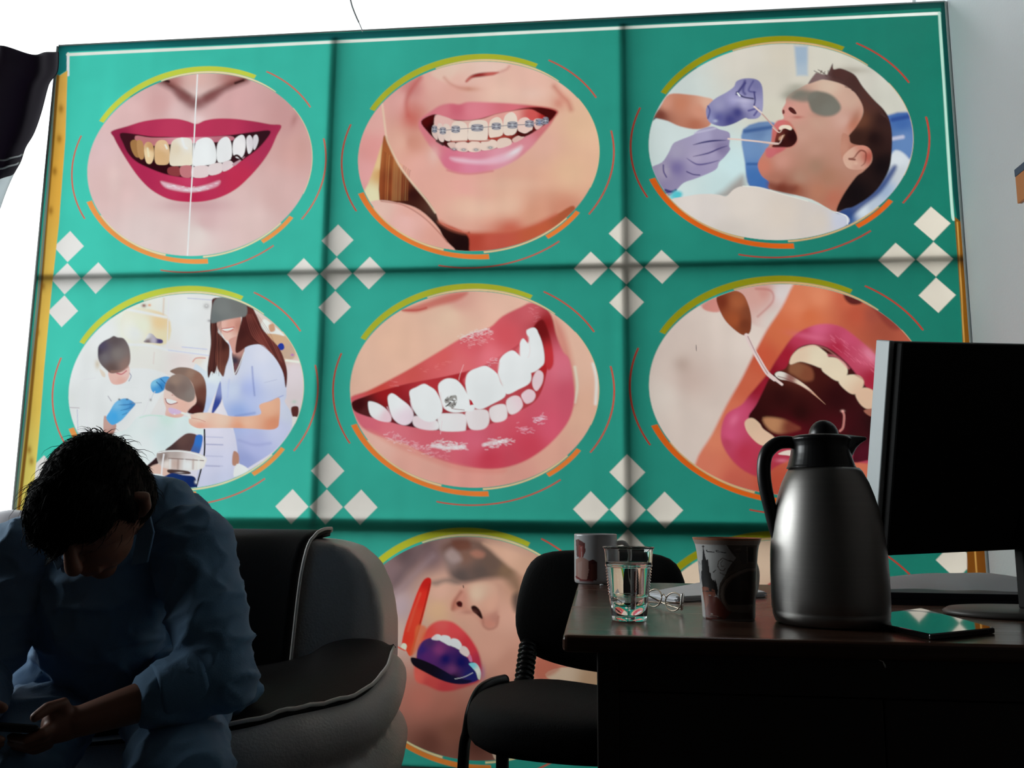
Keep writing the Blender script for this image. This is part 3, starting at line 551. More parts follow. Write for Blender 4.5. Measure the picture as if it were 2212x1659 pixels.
# blue gloves
F("668,880 690,840 720,790 755,765 800,760 845,785 850,800 820,835 790,870 760,900 715,925 690,915", [(740, 800, 120, 185, 228), (800, 790, 95, 165, 215), (720, 870, 70, 165, 225), (760, 860, 92, 175, 228), (830, 800, 60, 130, 190)], f=1.3)
L("745,800 800,798 840,790", 5, (45, 105, 165), f=1, taper=True); L("755,835 800,825 830,812", 5, (50, 115, 175), f=1, taper=True); L("770,862 800,850", 4, (60, 125, 185), f=1); L("830,788 890,786", 3, (150, 150, 155), f=.8)
B(750, 765, 9, 7, (70, 70, 80), .9); B(800, 764, 9, 6, (50, 60, 75), .9)
F("948,690 955,655 990,635 1040,620 1070,630 1060,670 1040,700 1000,725 965,722", [(970, 660, 130, 195, 232), (1020, 680, 45, 125, 190), (1040, 645, 90, 160, 215), (980, 710, 70, 150, 210)], f=1.3)
L("985,655 1010,680 1020,700", 5, (28, 90, 150), f=1.2); L("1010,635 1040,665", 5, (30, 95, 155), f=1.2); L("975,715 960,740 950,770", 5, (205, 205, 210), f=1); B(948, 768, 8, 10, (130, 120, 120), .8)
# patient's chair
F("1230,540 1310,570 1390,600 1395,640 1340,760 1300,850 1270,860 1200,700", [(1340, 620, 215, 222, 240), (1320, 700, 200, 208, 236), (1300, 800, 185, 196, 230)], f=2)
F("1385,650 1395,760 1350,840 1330,850 1345,780", [(1380, 700, 130, 140, 190), (1360, 800, 50, 66, 140)], f=1.5)
F("1210,525 1240,500 1300,495 1310,520 1340,600 1300,590 1240,545", [(1240, 510, 240, 212, 200), (1300, 560, 245, 238, 238)], f=1.3); L("1212,528 1235,505 1290,505", 7, (210, 150, 140), f=1)
# patient
F("1070,590 1100,570 1140,562 1200,570 1260,600 1290,650 1298,720 1290,800 1270,850 1200,850 1210,790 1180,700 1120,620", [(1150, 580, 130, 105, 95), (1240, 620, 140, 100, 85), (1280, 720, 105, 62, 52), (1240, 820, 62, 28, 28), (1200, 600, 150, 120, 105)], f=1.5)
F("1035,700 1060,640 1120,610 1200,650 1225,720 1235,780 1200,820 1170,850 1130,880 1060,885 1040,860 1045,820 1030,770", [(1050, 730, 238, 200, 190), (1150, 800, 226, 178, 162), (1060, 830, 232, 185, 175), (1220, 780, 232, 186, 172), (1080, 870, 220, 172, 158)], f=1.4)
F("1040,700 1045,660 1075,620 1120,605 1170,620 1200,650 1225,710 1222,760 1190,782 1150,770 1110,750 1075,720", [(1100, 650, 150, 125, 112), (1080, 690, 120, 100, 95), (1150, 690, 125, 106, 100), (1200, 730, 135, 122, 116)], f=1.8)
F("1040,765 1060,762 1090,770 1112,780 1090,795 1060,790 1045,780", (238, 232, 230), f=.9); L("1040,760 1050,785 1075,796 1115,785", 5, (150, 60, 66), f=.9); B(1085, 738, 8, 5, (190, 120, 110), .8)
F("1180,840 1230,800 1275,840 1265,860 1200,855", (72, 30, 30), f=2)
F("1060,820 1090,820 1140,840 1130,855 1090,860 1065,845", (205, 180, 220), f=1.2, a=.8); B(1098, 858, 7, 6, (250, 250, 255), .9)
F("870,870 950,860 1030,865 1100,880 1180,875 1230,900 1270,940 1280,990 1200,975 1130,1000 1050,1080 960,1140 900,1190 700,1010 800,950", [(950, 900, 222, 240, 230), (1050, 880, 205, 232, 218), (1150, 940, 214, 240, 228), (900, 1050, 222, 242, 234), (1020, 1000, 212, 238, 226)], f=1.5)
L("880,880 940,865 1020,870", 5, (190, 220, 205), f=1.5)
F("1140,1000 1180,978 1230,985 1240,1010 1200,1090 1120,1085 1040,1085 1080,1050", [(1150, 1020, 98, 70, 66), (1200, 1060, 88, 62, 60), (1080, 1070, 70, 50, 50)], f=1.4); F("1235,990 1275,1000 1250,1110 1200,1100 1220,1040", [(1250, 1030, 50, 110, 190), (1220, 1090, 66, 96, 160)], f=1.5)
F("905,1200 960,1150 985,1130 1000,1160 940,1225 920,1225", (48, 28, 30), f=1.4); F("960,1180 1060,1170 1080,1240 920,1240", (214, 178, 164), f=2); F("920,1235 1020,1238 1010,1270 930,1280", (220, 226, 226), f=1.5)
# nurse
F("1640,420 1700,440 1760,500 1795,600 1800,740 1790,780 1830,850 1835,930 1800,1000 1720,1090 1600,1170 1530,1205 1500,1150 1490,1060 1470,960 1430,860 1400,780 1390,640 1410,500 1440,400", [(1500, 520, 205, 208, 232), (1650, 480, 212, 212, 234), (1460, 700, 196, 204, 236), (1560, 700, 170, 180, 222), (1700, 600, 206, 208, 232), (1500, 850, 150, 170, 218), (1800, 850, 205, 208, 236), (1750, 950, 196, 198, 228), (1600, 1050, 176, 180, 220), (1540, 1150, 150, 158, 205), (1440, 600, 214, 214, 236)], f=1.5)
L("1585,560 1590,640 1600,740", 8, (120, 132, 190), f=2.5, a=.8); L("1440,640 1430,750", 6, (176, 184, 225), f=3, a=.6); L("1480,870 1600,850", 14, (120, 140, 198), f=3, a=.6); L("1500,1020 1600,1050 1700,1040", 14, (150, 156, 205), f=4, a=.6); L("1640,800 1780,740", 5, (150, 158, 205), f=1.2); L("1660,660 1740,640", 3, (150, 155, 190), f=1, a=.5)
F("1460,470 1500,450 1540,430 1520,520 1490,600 1475,605 1465,540", [(1500, 470, 190, 140, 130), (1480, 560, 110, 70, 75), (1475, 520, 50, 45, 60)], f=1.2); L("1425,400 1440,440 1455,500 1470,590 1475,605 1500,560 1535,470", 5, (225, 226, 240), f=1)
F("1470,1090 1500,1110 1500,1170 1465,1180 1460,1140", (180, 130, 110), f=1.5); F("1490,1170 1560,1200 1540,1230 1470,1250", (238, 228, 228), f=1.5)
F("1630,800 1700,775 1755,755 1760,830 1755,900 1745,940 1700,955 1600,950 1480,945 1380,945 1300,945 1240,945 1190,915 1195,870 1240,850 1340,850 1450,870 1560,870 1640,855", [(1690, 820, 232, 172, 142), (1720, 920, 214, 140, 108), (1550, 900, 234, 178, 152), (1400, 890, 238, 192, 172), (1260, 880, 240, 200, 182), (1260, 930, 222, 160, 140), (1500, 940, 222, 155, 125)], f=1.3)
L("1195,880 1250,890 1290,905", 4, (205, 140, 125), f=1); L("1200,860 1240,868", 5, (232, 190, 175), f=1); L("1145,850 1180,862 1195,880", 14, (232, 226, 220), f=1)
L("1285,955 1285,1100 1265,1200 1235,1315", 10, (22, 22, 30), f=.9)
F("1350,270 1390,265 1480,250 1515,250 1510,320 1500,370 1470,400 1420,390 1395,350 1365,310", [(1400, 290, 228, 178, 165), (1450, 300, 214, 155, 140), (1430, 370, 236, 188, 175), (1500, 300, 190, 130, 115)], f=1.4)
F("1440,390 1500,370 1500,450 1470,480 1450,430", (205, 150, 138), f=1.5)
F("1400,323 1430,320 1465,315 1455,324 1430,332 1408,331", (238, 226, 222), f=.9); L("1395,320 1430,316 1472,310", 4, (180, 80, 85), f=.8); L("1400,332 1430,342 1466,326", 4, (190, 90, 92), f=.8)
F("1330,180 1340,130 1420,130 1560,160 1610,230 1650,320 1700,380 1760,450 1800,560 1805,640 1795,690 1780,600 1740,520 1690,460 1640,420 1560,430 1500,470 1480,460 1490,380 1510,300 1520,240 1470,240 1370,270 1370,330 1360,380 1380,420 1370,520 1350,600 1330,590 1310,630 1305,560 1325,420 1320,300", [(1340, 400, 50, 26, 26), (1350, 560, 66, 34, 32), (1520, 350, 66, 30, 28), (1580, 300, 74, 32, 30), (1650, 380, 110, 52, 46), (1560, 400, 80, 38, 34), (1740, 480, 98, 48, 44), (1790, 620, 86, 40, 38), (1600, 240, 96, 44, 40)], f=1.4)
F("1350,340 1385,360 1420,400 1442,430 1440,500 1420,560 1405,620 1385,600 1365,560 1350,480", [(1380, 420, 60, 30, 28), (1420, 500, 96, 52, 44), (1395, 590, 110, 66, 56)], f=1.5)
for i in range(12): L("%d,270 %d,420 %d,%d" % (1335 + i * 5, 1328 + i * 6, 1312 + i * 8, 560 + (i * 37) % 60), 4, random.choice([(110, 60, 52), (40, 20, 22), (140, 84, 70)]), f=1, a=.5)
for i in range(12): L("%d,230 %d,360 %d,%d" % (1530 + i * 8, 1560 + i * 13, 1640 + i * 12, 420 + i * 10), 4, random.choice([(130, 66, 56), (50, 22, 22), (150, 84, 74)]), f=1, a=.45)
F("1330,200 1350,140 1400,120 1480,130 1540,160 1555,200 1545,240 1500,250 1420,265 1340,285 1325,270", [(1400, 200, 122, 124, 122), (1500, 180, 112, 112, 110), (1350, 260, 108, 112, 112)], f=2.2)
# basin
F("990,1100 1050,1085 1150,1085 1250,1105 1298,1135 1290,1170 1270,1200 1180,1215 1080,1205 1020,1190 990,1150", [(1030, 1130, 130, 110, 104), (1100, 1110, 176, 160, 156), (1200, 1120, 215, 205, 205), (1250, 1160, 236, 220, 214), (1100, 1170, 196, 170, 160), (1180, 1180, 244, 236, 232), (1050, 1170, 226, 214, 208)], f=1.2)
L("995,1100 1060,1090 1150,1092 1240,1112 1290,1140", 7, (245, 240, 240), f=.8); L("1060,1135 1150,1140 1280,1150", 5, (120, 95, 90), f=1); L("1030,1110 1020,1180 1015,1250", 10, (225, 220, 222), f=1)
for x, c in ((1070, (250, 245, 244)), (1120, (150, 120, 112)), (1160, (252, 250, 250)), (1215, (170, 140, 130)), (1250, (255, 250, 248))): L("%d,1145 %d,1200" % (x, x - 2), 12, c, f=2, a=.6)
F("1060,1205 1180,1215 1190,1235 1070,1230", (70, 50, 48), f=1.2); F("1030,1250 1080,1228 1150,1240 1220,1250 1235,1290 1220,1320 1050,1315 930,1280 960,1270", [(1100, 1270, 22, 48, 105), (1200, 1300, 18, 38, 92), (1000, 1280, 24, 50, 110)], f=1.2); B(1232, 1285, 10, 12, (225, 225, 235), .9); B(1130, 1225, 30, 6, (200, 190, 190), .7)
# ================= centre: smile with a tooth gem
begin('M5', 2.91, 680, 580, .78)
F("200,100 1850,100 1850,1450 200,1450", [(500, 450, 226, 180, 156), (300, 600, 222, 178, 156), (850, 300, 230, 188, 164), (900, 200, 214, 156, 142), (1200, 200, 226, 180, 160), (1650, 600, 226, 180, 158), (1700, 900, 222, 172, 148), (1500, 1200, 216, 158, 140), (1000, 1320, 220, 150, 138), (600, 1200, 220, 160, 146), (400, 1100, 222, 172, 158), (1300, 1300, 214, 150, 136)], s=False)
F("560,260 680,215 850,160 960,150 900,200 760,240 640,275", (196, 92, 84), f=7, a=.8); L("550,262 640,262 700,248", 12, (180, 62, 58), f=3, a=.8)
F("1500,300 1560,380 1600,500 1640,700 1635,850 1580,700 1520,500", (205, 125, 112), f=10, a=.8)
L("1635,620 1650,740 1635,840", 14, (246, 226, 204), f=4, a=.8); L("1750,600 1770,700 1765,850", 18, (250, 240, 220), f=4, a=.85)
# lips
F("232,805 330,770 450,710 580,640 700,570 800,510 900,450 1000,400 1100,370 1180,300 1300,240 1360,215 1440,240 1490,300 1520,420 1560,520 1600,570 1625,700 1632,830 1600,950 1520,1060 1420,1150 1300,1220 1150,1260 1000,1255 850,1225 700,1170 560,1100 420,1060 300,1000 245,910 230,850", [(400, 760, 196, 70, 62), (600, 660, 200, 82, 78), (800, 560, 212, 92, 92), (1000, 480, 212, 92, 100), (1100, 560, 222, 112, 122), (1200, 420, 206, 82, 90), (1350, 280, 200, 90, 98), (1450, 350, 150, 32, 36), (1560, 620, 214, 108, 126), (1590, 800, 205, 86, 106), (1500, 1000, 210, 86, 108), (1350, 1120, 198, 66, 84), (1100, 1200, 196, 62, 80), (800, 1150, 206, 96, 110), (500, 1040, 212, 110, 122), (330, 960, 208, 100, 116), (1000, 1080, 212, 98, 118), (900, 620, 214, 104, 108)], f=3.5)
F("330,1010 450,1060 600,1120 760,1190 900,1230 1050,1262 1200,1262 1150,1290 900,1270 700,1200 480,1110", (214, 130, 118), f=7, a=.55)
# open mouth behind the teeth
F("235,840 330,800 450,760 600,720 760,690 900,660 1000,630 1100,590 1180,540 1260,490 1330,430 1360,380 1420,330 1460,420 1480,520 1460,640 1430,760 1380,840 1280,900 1150,960 1000,1010 850,1020 700,1010 550,985 420,950 330,930 250,895", [(280, 860, 60, 14, 16), (320, 900, 80, 30, 32), (450, 780, 150, 28, 32), (700, 720, 176, 48, 54), (900, 680, 168, 40, 46), (1050, 620, 196, 82, 94), (1150, 590, 205, 92, 102), (1300, 480, 190, 70, 80), (1450, 480, 120, 14, 18), (1440, 600, 176, 36, 40), (1420, 420, 150, 24, 28), (620, 980, 60, 20, 30)], f=2)
F("1380,370 1430,320 1470,400 1495,500 1500,600 1470,640 1450,600 1445,540 1420,440", [(1420, 380, 110, 20, 22), (1480, 560, 190, 50, 56)], f=3)
wt = [(450, 900, 244, 232, 236), (700, 850, 246, 240, 240), (1050, 720, 244, 240, 232), (1250, 620, 246, 242, 236), (1400, 500, 246, 240, 238)]
for t in ("620,930 700,935 770,960 775,1010 700,1015 625,990", "775,920 850,910 945,920 950,1000 930,1022 800,1022 780,990", "950,900 1040,885 1090,900 1095,970 1060,1010 985,1012 958,970",
          "1100,880 1150,855 1200,860 1210,930 1180,960 1125,965 1100,930", "1205,830 1250,800 1290,810 1308,860 1280,900 1235,918 1210,890", "1300,790 1340,760 1375,770 1388,800 1370,835 1330,850 1305,820", "1370,690 1400,640 1435,660 1430,720 1395,770 1370,740"):
    F(t, [(800, 980, 238, 222, 222), (700, 970, 228, 205, 210), (1150, 900, 236, 214, 214), (1350, 800, 228, 196, 202)], f=2)
F("335,850 350,835 400,850 450,885 480,930 470,965 400,955 350,920", [(380, 880, 246, 232, 236), (460, 940, 222, 190, 198)], f=1.8)
F("458,820 475,788 500,790 540,820 590,860 620,910 610,960 570,985 520,970 480,920", [(500, 830, 248, 240, 240), (580, 950, 230, 205, 214)], f=1.8)
F("597,770 640,745 685,725 720,740 760,770 795,840 800,900 770,945 720,965 660,940 615,880 600,820", wt, f=1.8)
F("775,740 800,705 840,690 890,700 930,740 960,790 1000,840 1000,890 940,900 870,905 815,880 790,820", wt, f=1.8)
F("945,700 970,650 1020,625 1070,612 1110,630 1150,665 1170,720 1200,770 1190,810 1120,850 1040,885 990,860 960,800", wt, f=1.8)
F("1148,640 1160,580 1190,540 1240,515 1280,540 1330,600 1360,660 1350,720 1280,760 1210,790 1180,740", wt, f=1.8)
F("1285,560 1290,470 1310,440 1340,460 1355,400 1385,378 1420,440 1440,520 1442,590 1420,620 1380,650 1330,650", wt, f=1.8)
F("1330,400 1345,380 1380,372 1400,400 1370,440 1350,470", wt, f=2)
L("1345,430 1352,520 1340,560", 4, (222, 196, 196), f=2, a=.5); L("1150,670 1185,735", 4, (215, 200, 196), f=2, a=.5); L("790,780 800,850 815,880", 5, (220, 200, 200), f=2, a=.6); L("455,870 480,930", 5, (205, 160, 170), f=1.5); L("600,830 615,900", 5, (215, 180, 188), f=1.5)
F("930,700 945,680 960,640 950,690 940,730", (205, 80, 90), f=2, a=.7); F("1110,600 1150,580 1160,590 1150,655 1130,640", (205, 90, 98), f=2, a=.8); F("1260,510 1290,480 1290,550", (205, 92, 100), f=2, a=.8); F("1310,400 1345,430 1340,470 1320,440", (200, 82, 92), f=2, a=.8)
F("970,820 985,830 998,855 975,860", (176, 34, 44), f=1, s=False); B(975, 815, 10, 12, (255, 255, 255), .8)
F("815,830 835,805 870,797 890,800 892,840 870,878 850,870 825,850", (150, 146, 142), f=1)
for i in range(26): L("%f,%f %f,%f" % ((lambda a, b_: (a, b_, a + random.uniform(-14, 14), b_ + random.uniform(-12, 12)))(random.uniform(825, 885), random.uniform(806, 862))), 6, random.choice([(40, 38, 38), (240, 238, 232), (90, 84, 80), (252, 250, 246)]), f=.8)
L("860,880 895,885 940,890", 4, (150, 120, 118), f=1)
L("935,605 915,660 905,700", 4, (240, 180, 180), f=1, a=.8); L("800,960 790,1040", 4, (240, 200, 205), f=1, a=.7); L("870,790 890,700", 3, (255, 250, 250), f=1, a=.5)
for a0, b0, a1, b1, n_, wd, c in ((920, 440, 1100, 385, 60, 7, (244, 222, 220)), (950, 480, 1120, 420, 50, 6, (230, 170, 172)), (430, 1050, 740, 1150, 80, 8, (236, 196, 200)), (740, 1105, 940, 1120, 70, 10, (250, 238, 238)), (1050, 1110, 1230, 1080, 55, 10, (244, 220, 224)), (1270, 1020, 1360, 1010, 26, 8, (232, 175, 190)), (1370, 950, 1450, 940, 34, 9, (240, 200, 212)), (600, 1120, 830, 1190, 44, 6, (226, 150, 158)), (640, 660, 860, 580, 16, 5, (224, 130, 130)), (1080, 590, 1150, 575, 14, 6, (240, 200, 205)), (1340, 250, 1400, 300, 14, 6, (220, 140, 150)), (470, 715, 500, 730, 6, 5, (226, 140, 140))):
    for i in range(n_):
        t = random.random(); x = a0 + (a1 - a0) * t + random.gauss(0, 7); y = b0 + (b1 - b0) * t + random.gauss(0, 16); L("%f,%f %f,%f" % (x, y, x + random.uniform(4, 26), y + random.uniform(-10, 8)), wd * .8, c, f=1.1, a=.32)
L("740,1112 830,1128 940,1120", 22, (252, 242, 240), f=3, a=.7); L("1060,1110 1120,1092 1200,1085", 20, (246, 226, 228), f=3, a=.6); L("915,440 990,405 1080,380", 8, (248, 226, 220), f=1.5, a=.6)
L("860,1386 980,1392 1100,1386", 5, (240, 235, 230), f=.8)
# ================= middle right: mirror in an open mouth
begin('M6', 2.508, 1330, 580, .69)
F("150,50 1700,50 1700,1300 150,1300", [(300, 500, 202, 182, 172), (400, 600, 190, 166, 156), (250, 700, 206, 190, 180), (450, 850, 205, 186, 176), (700, 400, 214, 196, 186), (870, 200, 206, 192, 186), (800, 150, 196, 160, 150), (600, 300, 206, 188, 178)], s=False)
B(360, 520, 60, 60, (165, 138, 126), .6); L("435,415 438,445", 3, (90, 75, 70), f=.8)
F("460,200 560,150 780,60 1000,60 960,120 900,250 850,320 740,300 700,220 560,235", [(500, 210, 196, 140, 130), (750, 150, 200, 150, 140), (800, 130, 196, 140, 130), (900, 130, 206, 192, 190), (860, 280, 205, 190, 182)], f=4); L("760,110 840,120 850,180 770,260", 8, (180, 100, 95), f=4, a=.7); F("470,205 540,160 560,230 500,232", (196, 128, 118), f=3)
F("960,90 1000,60 1700,60 1700,1300 420,1300 430,1060 520,900 600,740 680,600 740,480 820,330 900,210", [(1000, 200, 206, 118, 84), (1100, 150, 210, 126, 92), (900, 330, 196, 100, 66), (1250, 160, 190, 92, 66), (1400, 250, 150, 70, 55), (1050, 260, 198, 102, 66), (1300, 250, 176, 78, 56), (700, 640, 192, 92, 66), (800, 480, 186, 80, 55), (620, 780, 200, 104, 78), (530, 920, 205, 118, 90), (500, 1080, 202, 112, 88), (650, 1150, 186, 88, 72), (850, 1180, 176, 72, 52), (1350, 1090, 192, 102, 76), (1450, 330, 150, 70, 52)], f=5)
F("1240,130 1330,160 1330,190 1280,195 1245,170", (84, 30, 28), f=4); F("1390,200 1480,240 1540,320 1500,330 1440,280", (120, 45, 40), f=6, a=.7)
# lips
F("600,790 680,740 720,690 780,620 830,560 860,510 900,450 960,370 1040,320 1130,300 1220,315 1300,370 1380,440 1450,520 1600,700 1600,1040 1290,1050 1100,1030 1000,1010 860,1080 800,1130 720,1110 640,1050 580,960 570,880", [(920, 470, 150, 28, 45), (1000, 350, 176, 52, 78), (1100, 320, 196, 86, 116), (1250, 380, 186, 72, 100), (1380, 470, 192, 84, 108), (1200, 420, 165, 38, 62), (840, 560, 130, 20, 34), (760, 640, 140, 24, 40), (660, 780, 192, 72, 105), (620, 900, 196, 78, 112), (700, 1000, 176, 50, 72), (820, 1080, 165, 50, 62), (600, 950, 176, 62, 86), (1400, 600, 150, 30, 50), (900, 1020, 165, 48, 68)], f=3.5)
# cavity
F("720,800 760,740 800,660 830,600 870,560 920,540 950,480 990,430 1060,410 1150,430 1240,500 1310,580 1370,660 1410,720 1600,800 1600,1040 1400,1035 1290,1050 1280,990 1180,930 1050,910 900,920 860,930 790,900 740,840", [(900, 700, 45, 12, 12), (1000, 780, 40, 10, 10), (960, 560, 84, 36, 26), (1100, 560, 60, 18, 15), (1200, 700, 42, 8, 10), (1300, 900, 50, 10, 14), (1200, 880, 66, 12, 18), (960, 880, 84, 12, 22), (1350, 1000, 72, 14, 28), (760, 790, 45, 12, 12), (1400, 850, 36, 8, 10)], f=2.5)
F("945,520 990,510 1060,540 1070,600 1020,610 970,580 940,560", [(980, 545, 130, 80, 55), (1040, 570, 120, 66, 45)], f=5)
F("800,810 900,815 960,840 1000,870 900,895 830,870", [(850, 840, 176, 122, 86), (950, 860, 110, 50, 38)], f=5)
up = [(1000, 470, 214, 186, 160), (1100, 480, 222, 196, 170), (1200, 540, 222, 194, 168), (1360, 700, 205, 168, 142)]
F("945,520 950,480 985,440 1030,420 1080,415 1120,440 1150,470 1145,510 1120,540 1060,520 1000,505", up, f=2)
F("1115,545 1130,490 1165,480 1210,490 1250,525 1255,570 1230,605 1195,608 1150,580", up, f=2)
F("1210,620 1225,590 1270,575 1320,580 1345,610 1335,650 1300,680 1260,670", up, f=2)
F("1300,690 1310,660 1350,645 1395,660 1430,700 1420,750 1370,762 1330,740", up, f=2)
F("1345,770 1400,760 1420,800 1380,800", (150, 92, 76), f=2); L("1000,440 1060,418 1130,430 1190,470", 4, (215, 140, 130), f=3, a=.5)
L("1150,470 1200,480 1262,540", 10, (196, 96, 110), f=3, a=.7); L("1345,600 1300,575", 8, (150, 60, 66), f=3, a=.6)
F("698,840 715,815 745,812 780,840 800,870 860,915 850,950 800,960 760,940 715,890", [(730, 840, 206, 172, 145), (790, 920, 214, 176, 150)], f=2)
F("880,1005 930,985 980,990 980,1020 930,1012", (220, 196, 184), f=1.5)
B(1060, 370, 120, 22, (205, 100, 128), .6, 10); B(640, 820, 30, 50, (214, 110, 140), .6, 30); B(1380, 470, 60, 30, (226, 140, 160), .5, 45); B(900, 1040, 40, 14, (210, 120, 140), .6)
for i in range(36): x = random.uniform(1160, 1400); y = 370 + (x - 1160) * .62 + random.uniform(-30, 50); L("%f,%f %f,%f" % (x, y, x + 22, y + 20), 4, (210, 110, 132), f=1.4, a=.35)
# mirror and handle
F("545,160 580,135 640,120 690,140 720,200 735,270 730,340 700,362 660,345 600,290 565,230", [(570, 180, 110, 45, 28), (660, 180, 156, 84, 52), (640, 280, 150, 74, 42), (700, 300, 110, 52, 32), (720, 240, 120, 62, 40)], f=1.6)
L("708,362 740,430 780,500 820,565 860,600", 22, (214, 190, 186), f=1.3); L("716,368 750,440 790,515 826,575", 6, (150, 110, 110), f=1, a=.7); L("830,575 870,605 900,628", 14, (220, 190, 184), f=1.2)
F("862,575 885,558 930,570 990,605 1050,650 1100,700 1135,735 1080,690 1010,640 940,610 890,600", [(890, 575, 236, 205, 196), (950, 590, 140, 90, 82), (1000, 620, 222, 190, 170), (1100, 700, 190, 140, 115)], f=1.3); L("880,585 930,600 1000,636 1060,672", 5, (110, 50, 46), f=1.5, a=.7)
L("1230,775 1238,800 1232,860 1215,880", 12, (176, 112, 105), f=1.2); B(1230, 772, 12, 8, (214, 160, 150), .9)
# ================= bottom middle: curing light
begin('M7', 2.967, 760, 1100, .53)
F("-200,150 1700,150 1700,1700 -200,1700", [(350, 300, 84, 66, 68), (260, 420, 110, 88, 90), (300, 620, 160, 138, 142), (500, 300, 105, 82, 84), (290, 800, 176, 150, 140), (1000, 270, 180, 140, 122), (560, 520, 190, 146, 128), (700, 620, 186, 136, 118), (550, 650, 205, 150, 118), (900, 900, 186, 136, 118), (1000, 700, 190, 142, 124), (1000, 1000, 176, 124, 106), (900, 1250, 140, 92, 78), (600, 1250, 150, 92, 78), (650, 1420, 120, 74, 60), (500, 1500, 98, 58, 48), (800, 1500, 80, 46, 38), (1100, 500, 165, 122, 100), (450, 1200, 165, 98, 84), (1250, 1020, 165, 96, 78)], s=False)
L("240,520 300,440 380,330 480,230", 50, (92, 74, 76), f=12, a=.7); L("260,560 330,500 420,400 520,300", 30, (130, 108, 110), f=10, a=.6)
F("560,250 640,200 760,190 860,220 940,300 1050,370 1020,430 960,440 850,450 760,470 690,470 630,430 600,350", [(650, 240, 96, 66, 58), (720, 300, 110, 78, 66), (640, 330, 120, 100, 96), (820, 400, 74, 62, 58), (900, 350, 84, 66, 58), (1000, 400, 110, 84, 64), (700, 430, 72, 62, 60)], f=10, a=.95)
F("600,290 640,250 690,290 700,330 640,340", (150, 128, 124), f=8, a=.8); F("760,280 800,260 850,280 840,310 790,310", (150, 100, 84), f=6, a=.8); F("640,200 740,195 760,250 680,260", (100, 56, 42), f=7, a=.7)
F("840,215 960,240 1100,290 1200,340 1180,420 1080,420 1000,360 920,280", [(1000, 270, 190, 148, 126), (1150, 350, 178, 138, 116)], f=8, a=.9)
F("960,420 1040,400 1080,460 1090,560 1060,650 1030,600 1040,520", (110, 84, 66), f=12, a=.8); F("1030,560 1070,540 1070,650 1045,650", (70, 58, 54), f=8, a=.8)
F("500,470 560,450 640,440 690,470 660,480 600,470 540,490", (90, 80, 76), f=8, a=.7)
# nose
F("700,510 760,480 850,470 920,490 940,560 940,680 930,740 880,765 840,740 780,680 700,640 650,650 640,600 680,540", [(800, 540, 205, 160, 138), (880, 620, 192, 142, 122), (890, 740, 176, 116, 100), (700, 560, 176, 120, 104), (660, 620, 165, 104, 86), (920, 700, 165, 112, 98)], f=7)
L("700,530 665,580 645,640", 14, (140, 80, 66), f=5, a=.7); L("840,700 845,745 880,768 925,750 938,690", 12, (150, 92, 78), f=5, a=.7)
F("670,600 690,588 708,600 705,625 680,622", (56, 14, 14), f=2); F("765,625 790,618 820,645 838,690 830,702 800,675 775,655", (34, 12, 12), f=2); L("714,490 716,502", 6, (60, 40, 36), f=1)
B(740, 660, 60, 20, (150, 92, 80), .5)
# lips
F("430,900 440,840 470,780 520,730 580,712 650,725 720,780 770,840 810,910 830,980 835,1030 820,1100 760,1130 700,1150 640,1165 560,1165 480,1130 410,1100 400,1000", [(480, 790, 196, 62, 56), (580, 730, 200, 76, 74), (660, 760, 196, 62, 66), (760, 860, 176, 46, 54), (820, 980, 150, 40, 60), (440, 860, 200, 80, 62), (500, 1120, 170, 60, 58), (600, 1150, 160, 50, 54), (420, 1080, 196, 82, 72), (700, 1150, 150, 60, 60)], f=4)
F("420,900 450,850 500,825 560,830 650,870 700,910 750,960 800,1000 825,1050 810,1095 740,1118 660,1118 560,1080 430,1010", [(450, 900, 45, 28, 92), (560, 900, 110, 46, 96), (600, 960, 16, 16, 78), (700, 980, 12, 14, 74), (760, 1060, 22, 26, 84), (650, 1080, 14, 10, 36), (480, 940, 74, 30, 90), (640, 1030, 92, 46, 92), (500, 850, 60, 34, 80)], f=2)
F("510,830 540,802 570,808 570,835 540,840", [(530, 825, 205, 176, 176), (560, 820, 222, 196, 186)], f=1.5)
F("560,835 580,808 625,815 640,850 630,875 590,855", (226, 206, 194), f=1.6); F("632,870 640,830 680,835 705,870 695,900 660,885", (224, 202, 190), f=1.6); F("690,910 705,878 735,885 755,920 745,945 715,935", (210, 172, 168), f=1.6); F("745,940 762,935 772,975 755,975", (176, 100, 130), f=1.5)
F("750,990 790,985 815,1010 828,1050 822,1090 808,1085 795,1045 770,1015", [(770, 1000, 100, 170, 180), (815, 1040, 196, 200, 180), (815, 1080, 170, 176, 160)], f=1.3)
F("380,950 450,965 530,1000 600,1040 660,1075 720,1090 770,1100 730,1118 640,1115 560,1090 480,1050 395,1000", [(450, 1000, 12, 8, 18), (700, 1100, 14, 14, 40)], f=1.5); L("660,1088 720,1075 775,1048", 4, (170, 170, 176), f=.8)
B(840, 1050, 20, 60, (120, 70, 120), .5)
# red stick
F("350,910 330,880 320,860 340,760 380,640 420,530 455,460 485,438 508,450 505,500 480,600 450,720 420,820 390,920 370,940", [(480, 470, 165, 26, 22), (450, 560, 205, 40, 30), (400, 700, 214, 56, 38), (340, 840, 205, 48, 34), (370, 900, 214, 60, 36)], f=1.6)
L("500,480 475,590 440,720 410,830 385,930", 9, (140, 26, 16), f=1.5, a=.8); L("440,540 400,650 360,780", 12, (226, 80, 60), f=3, a=.6)
F("410,760 440,740 480,770 430,880 400,930 375,935 400,840", (222, 92, 56), f=4, a=.8)
F("315,885 325,860 345,862 352,880 340,905", (214, 190, 170), f=1.2); L("240,850 290,880 340,905", 8, (190, 60, 40), f=1.5); B(265, 860, 12, 14, (226, 210, 196), .9)
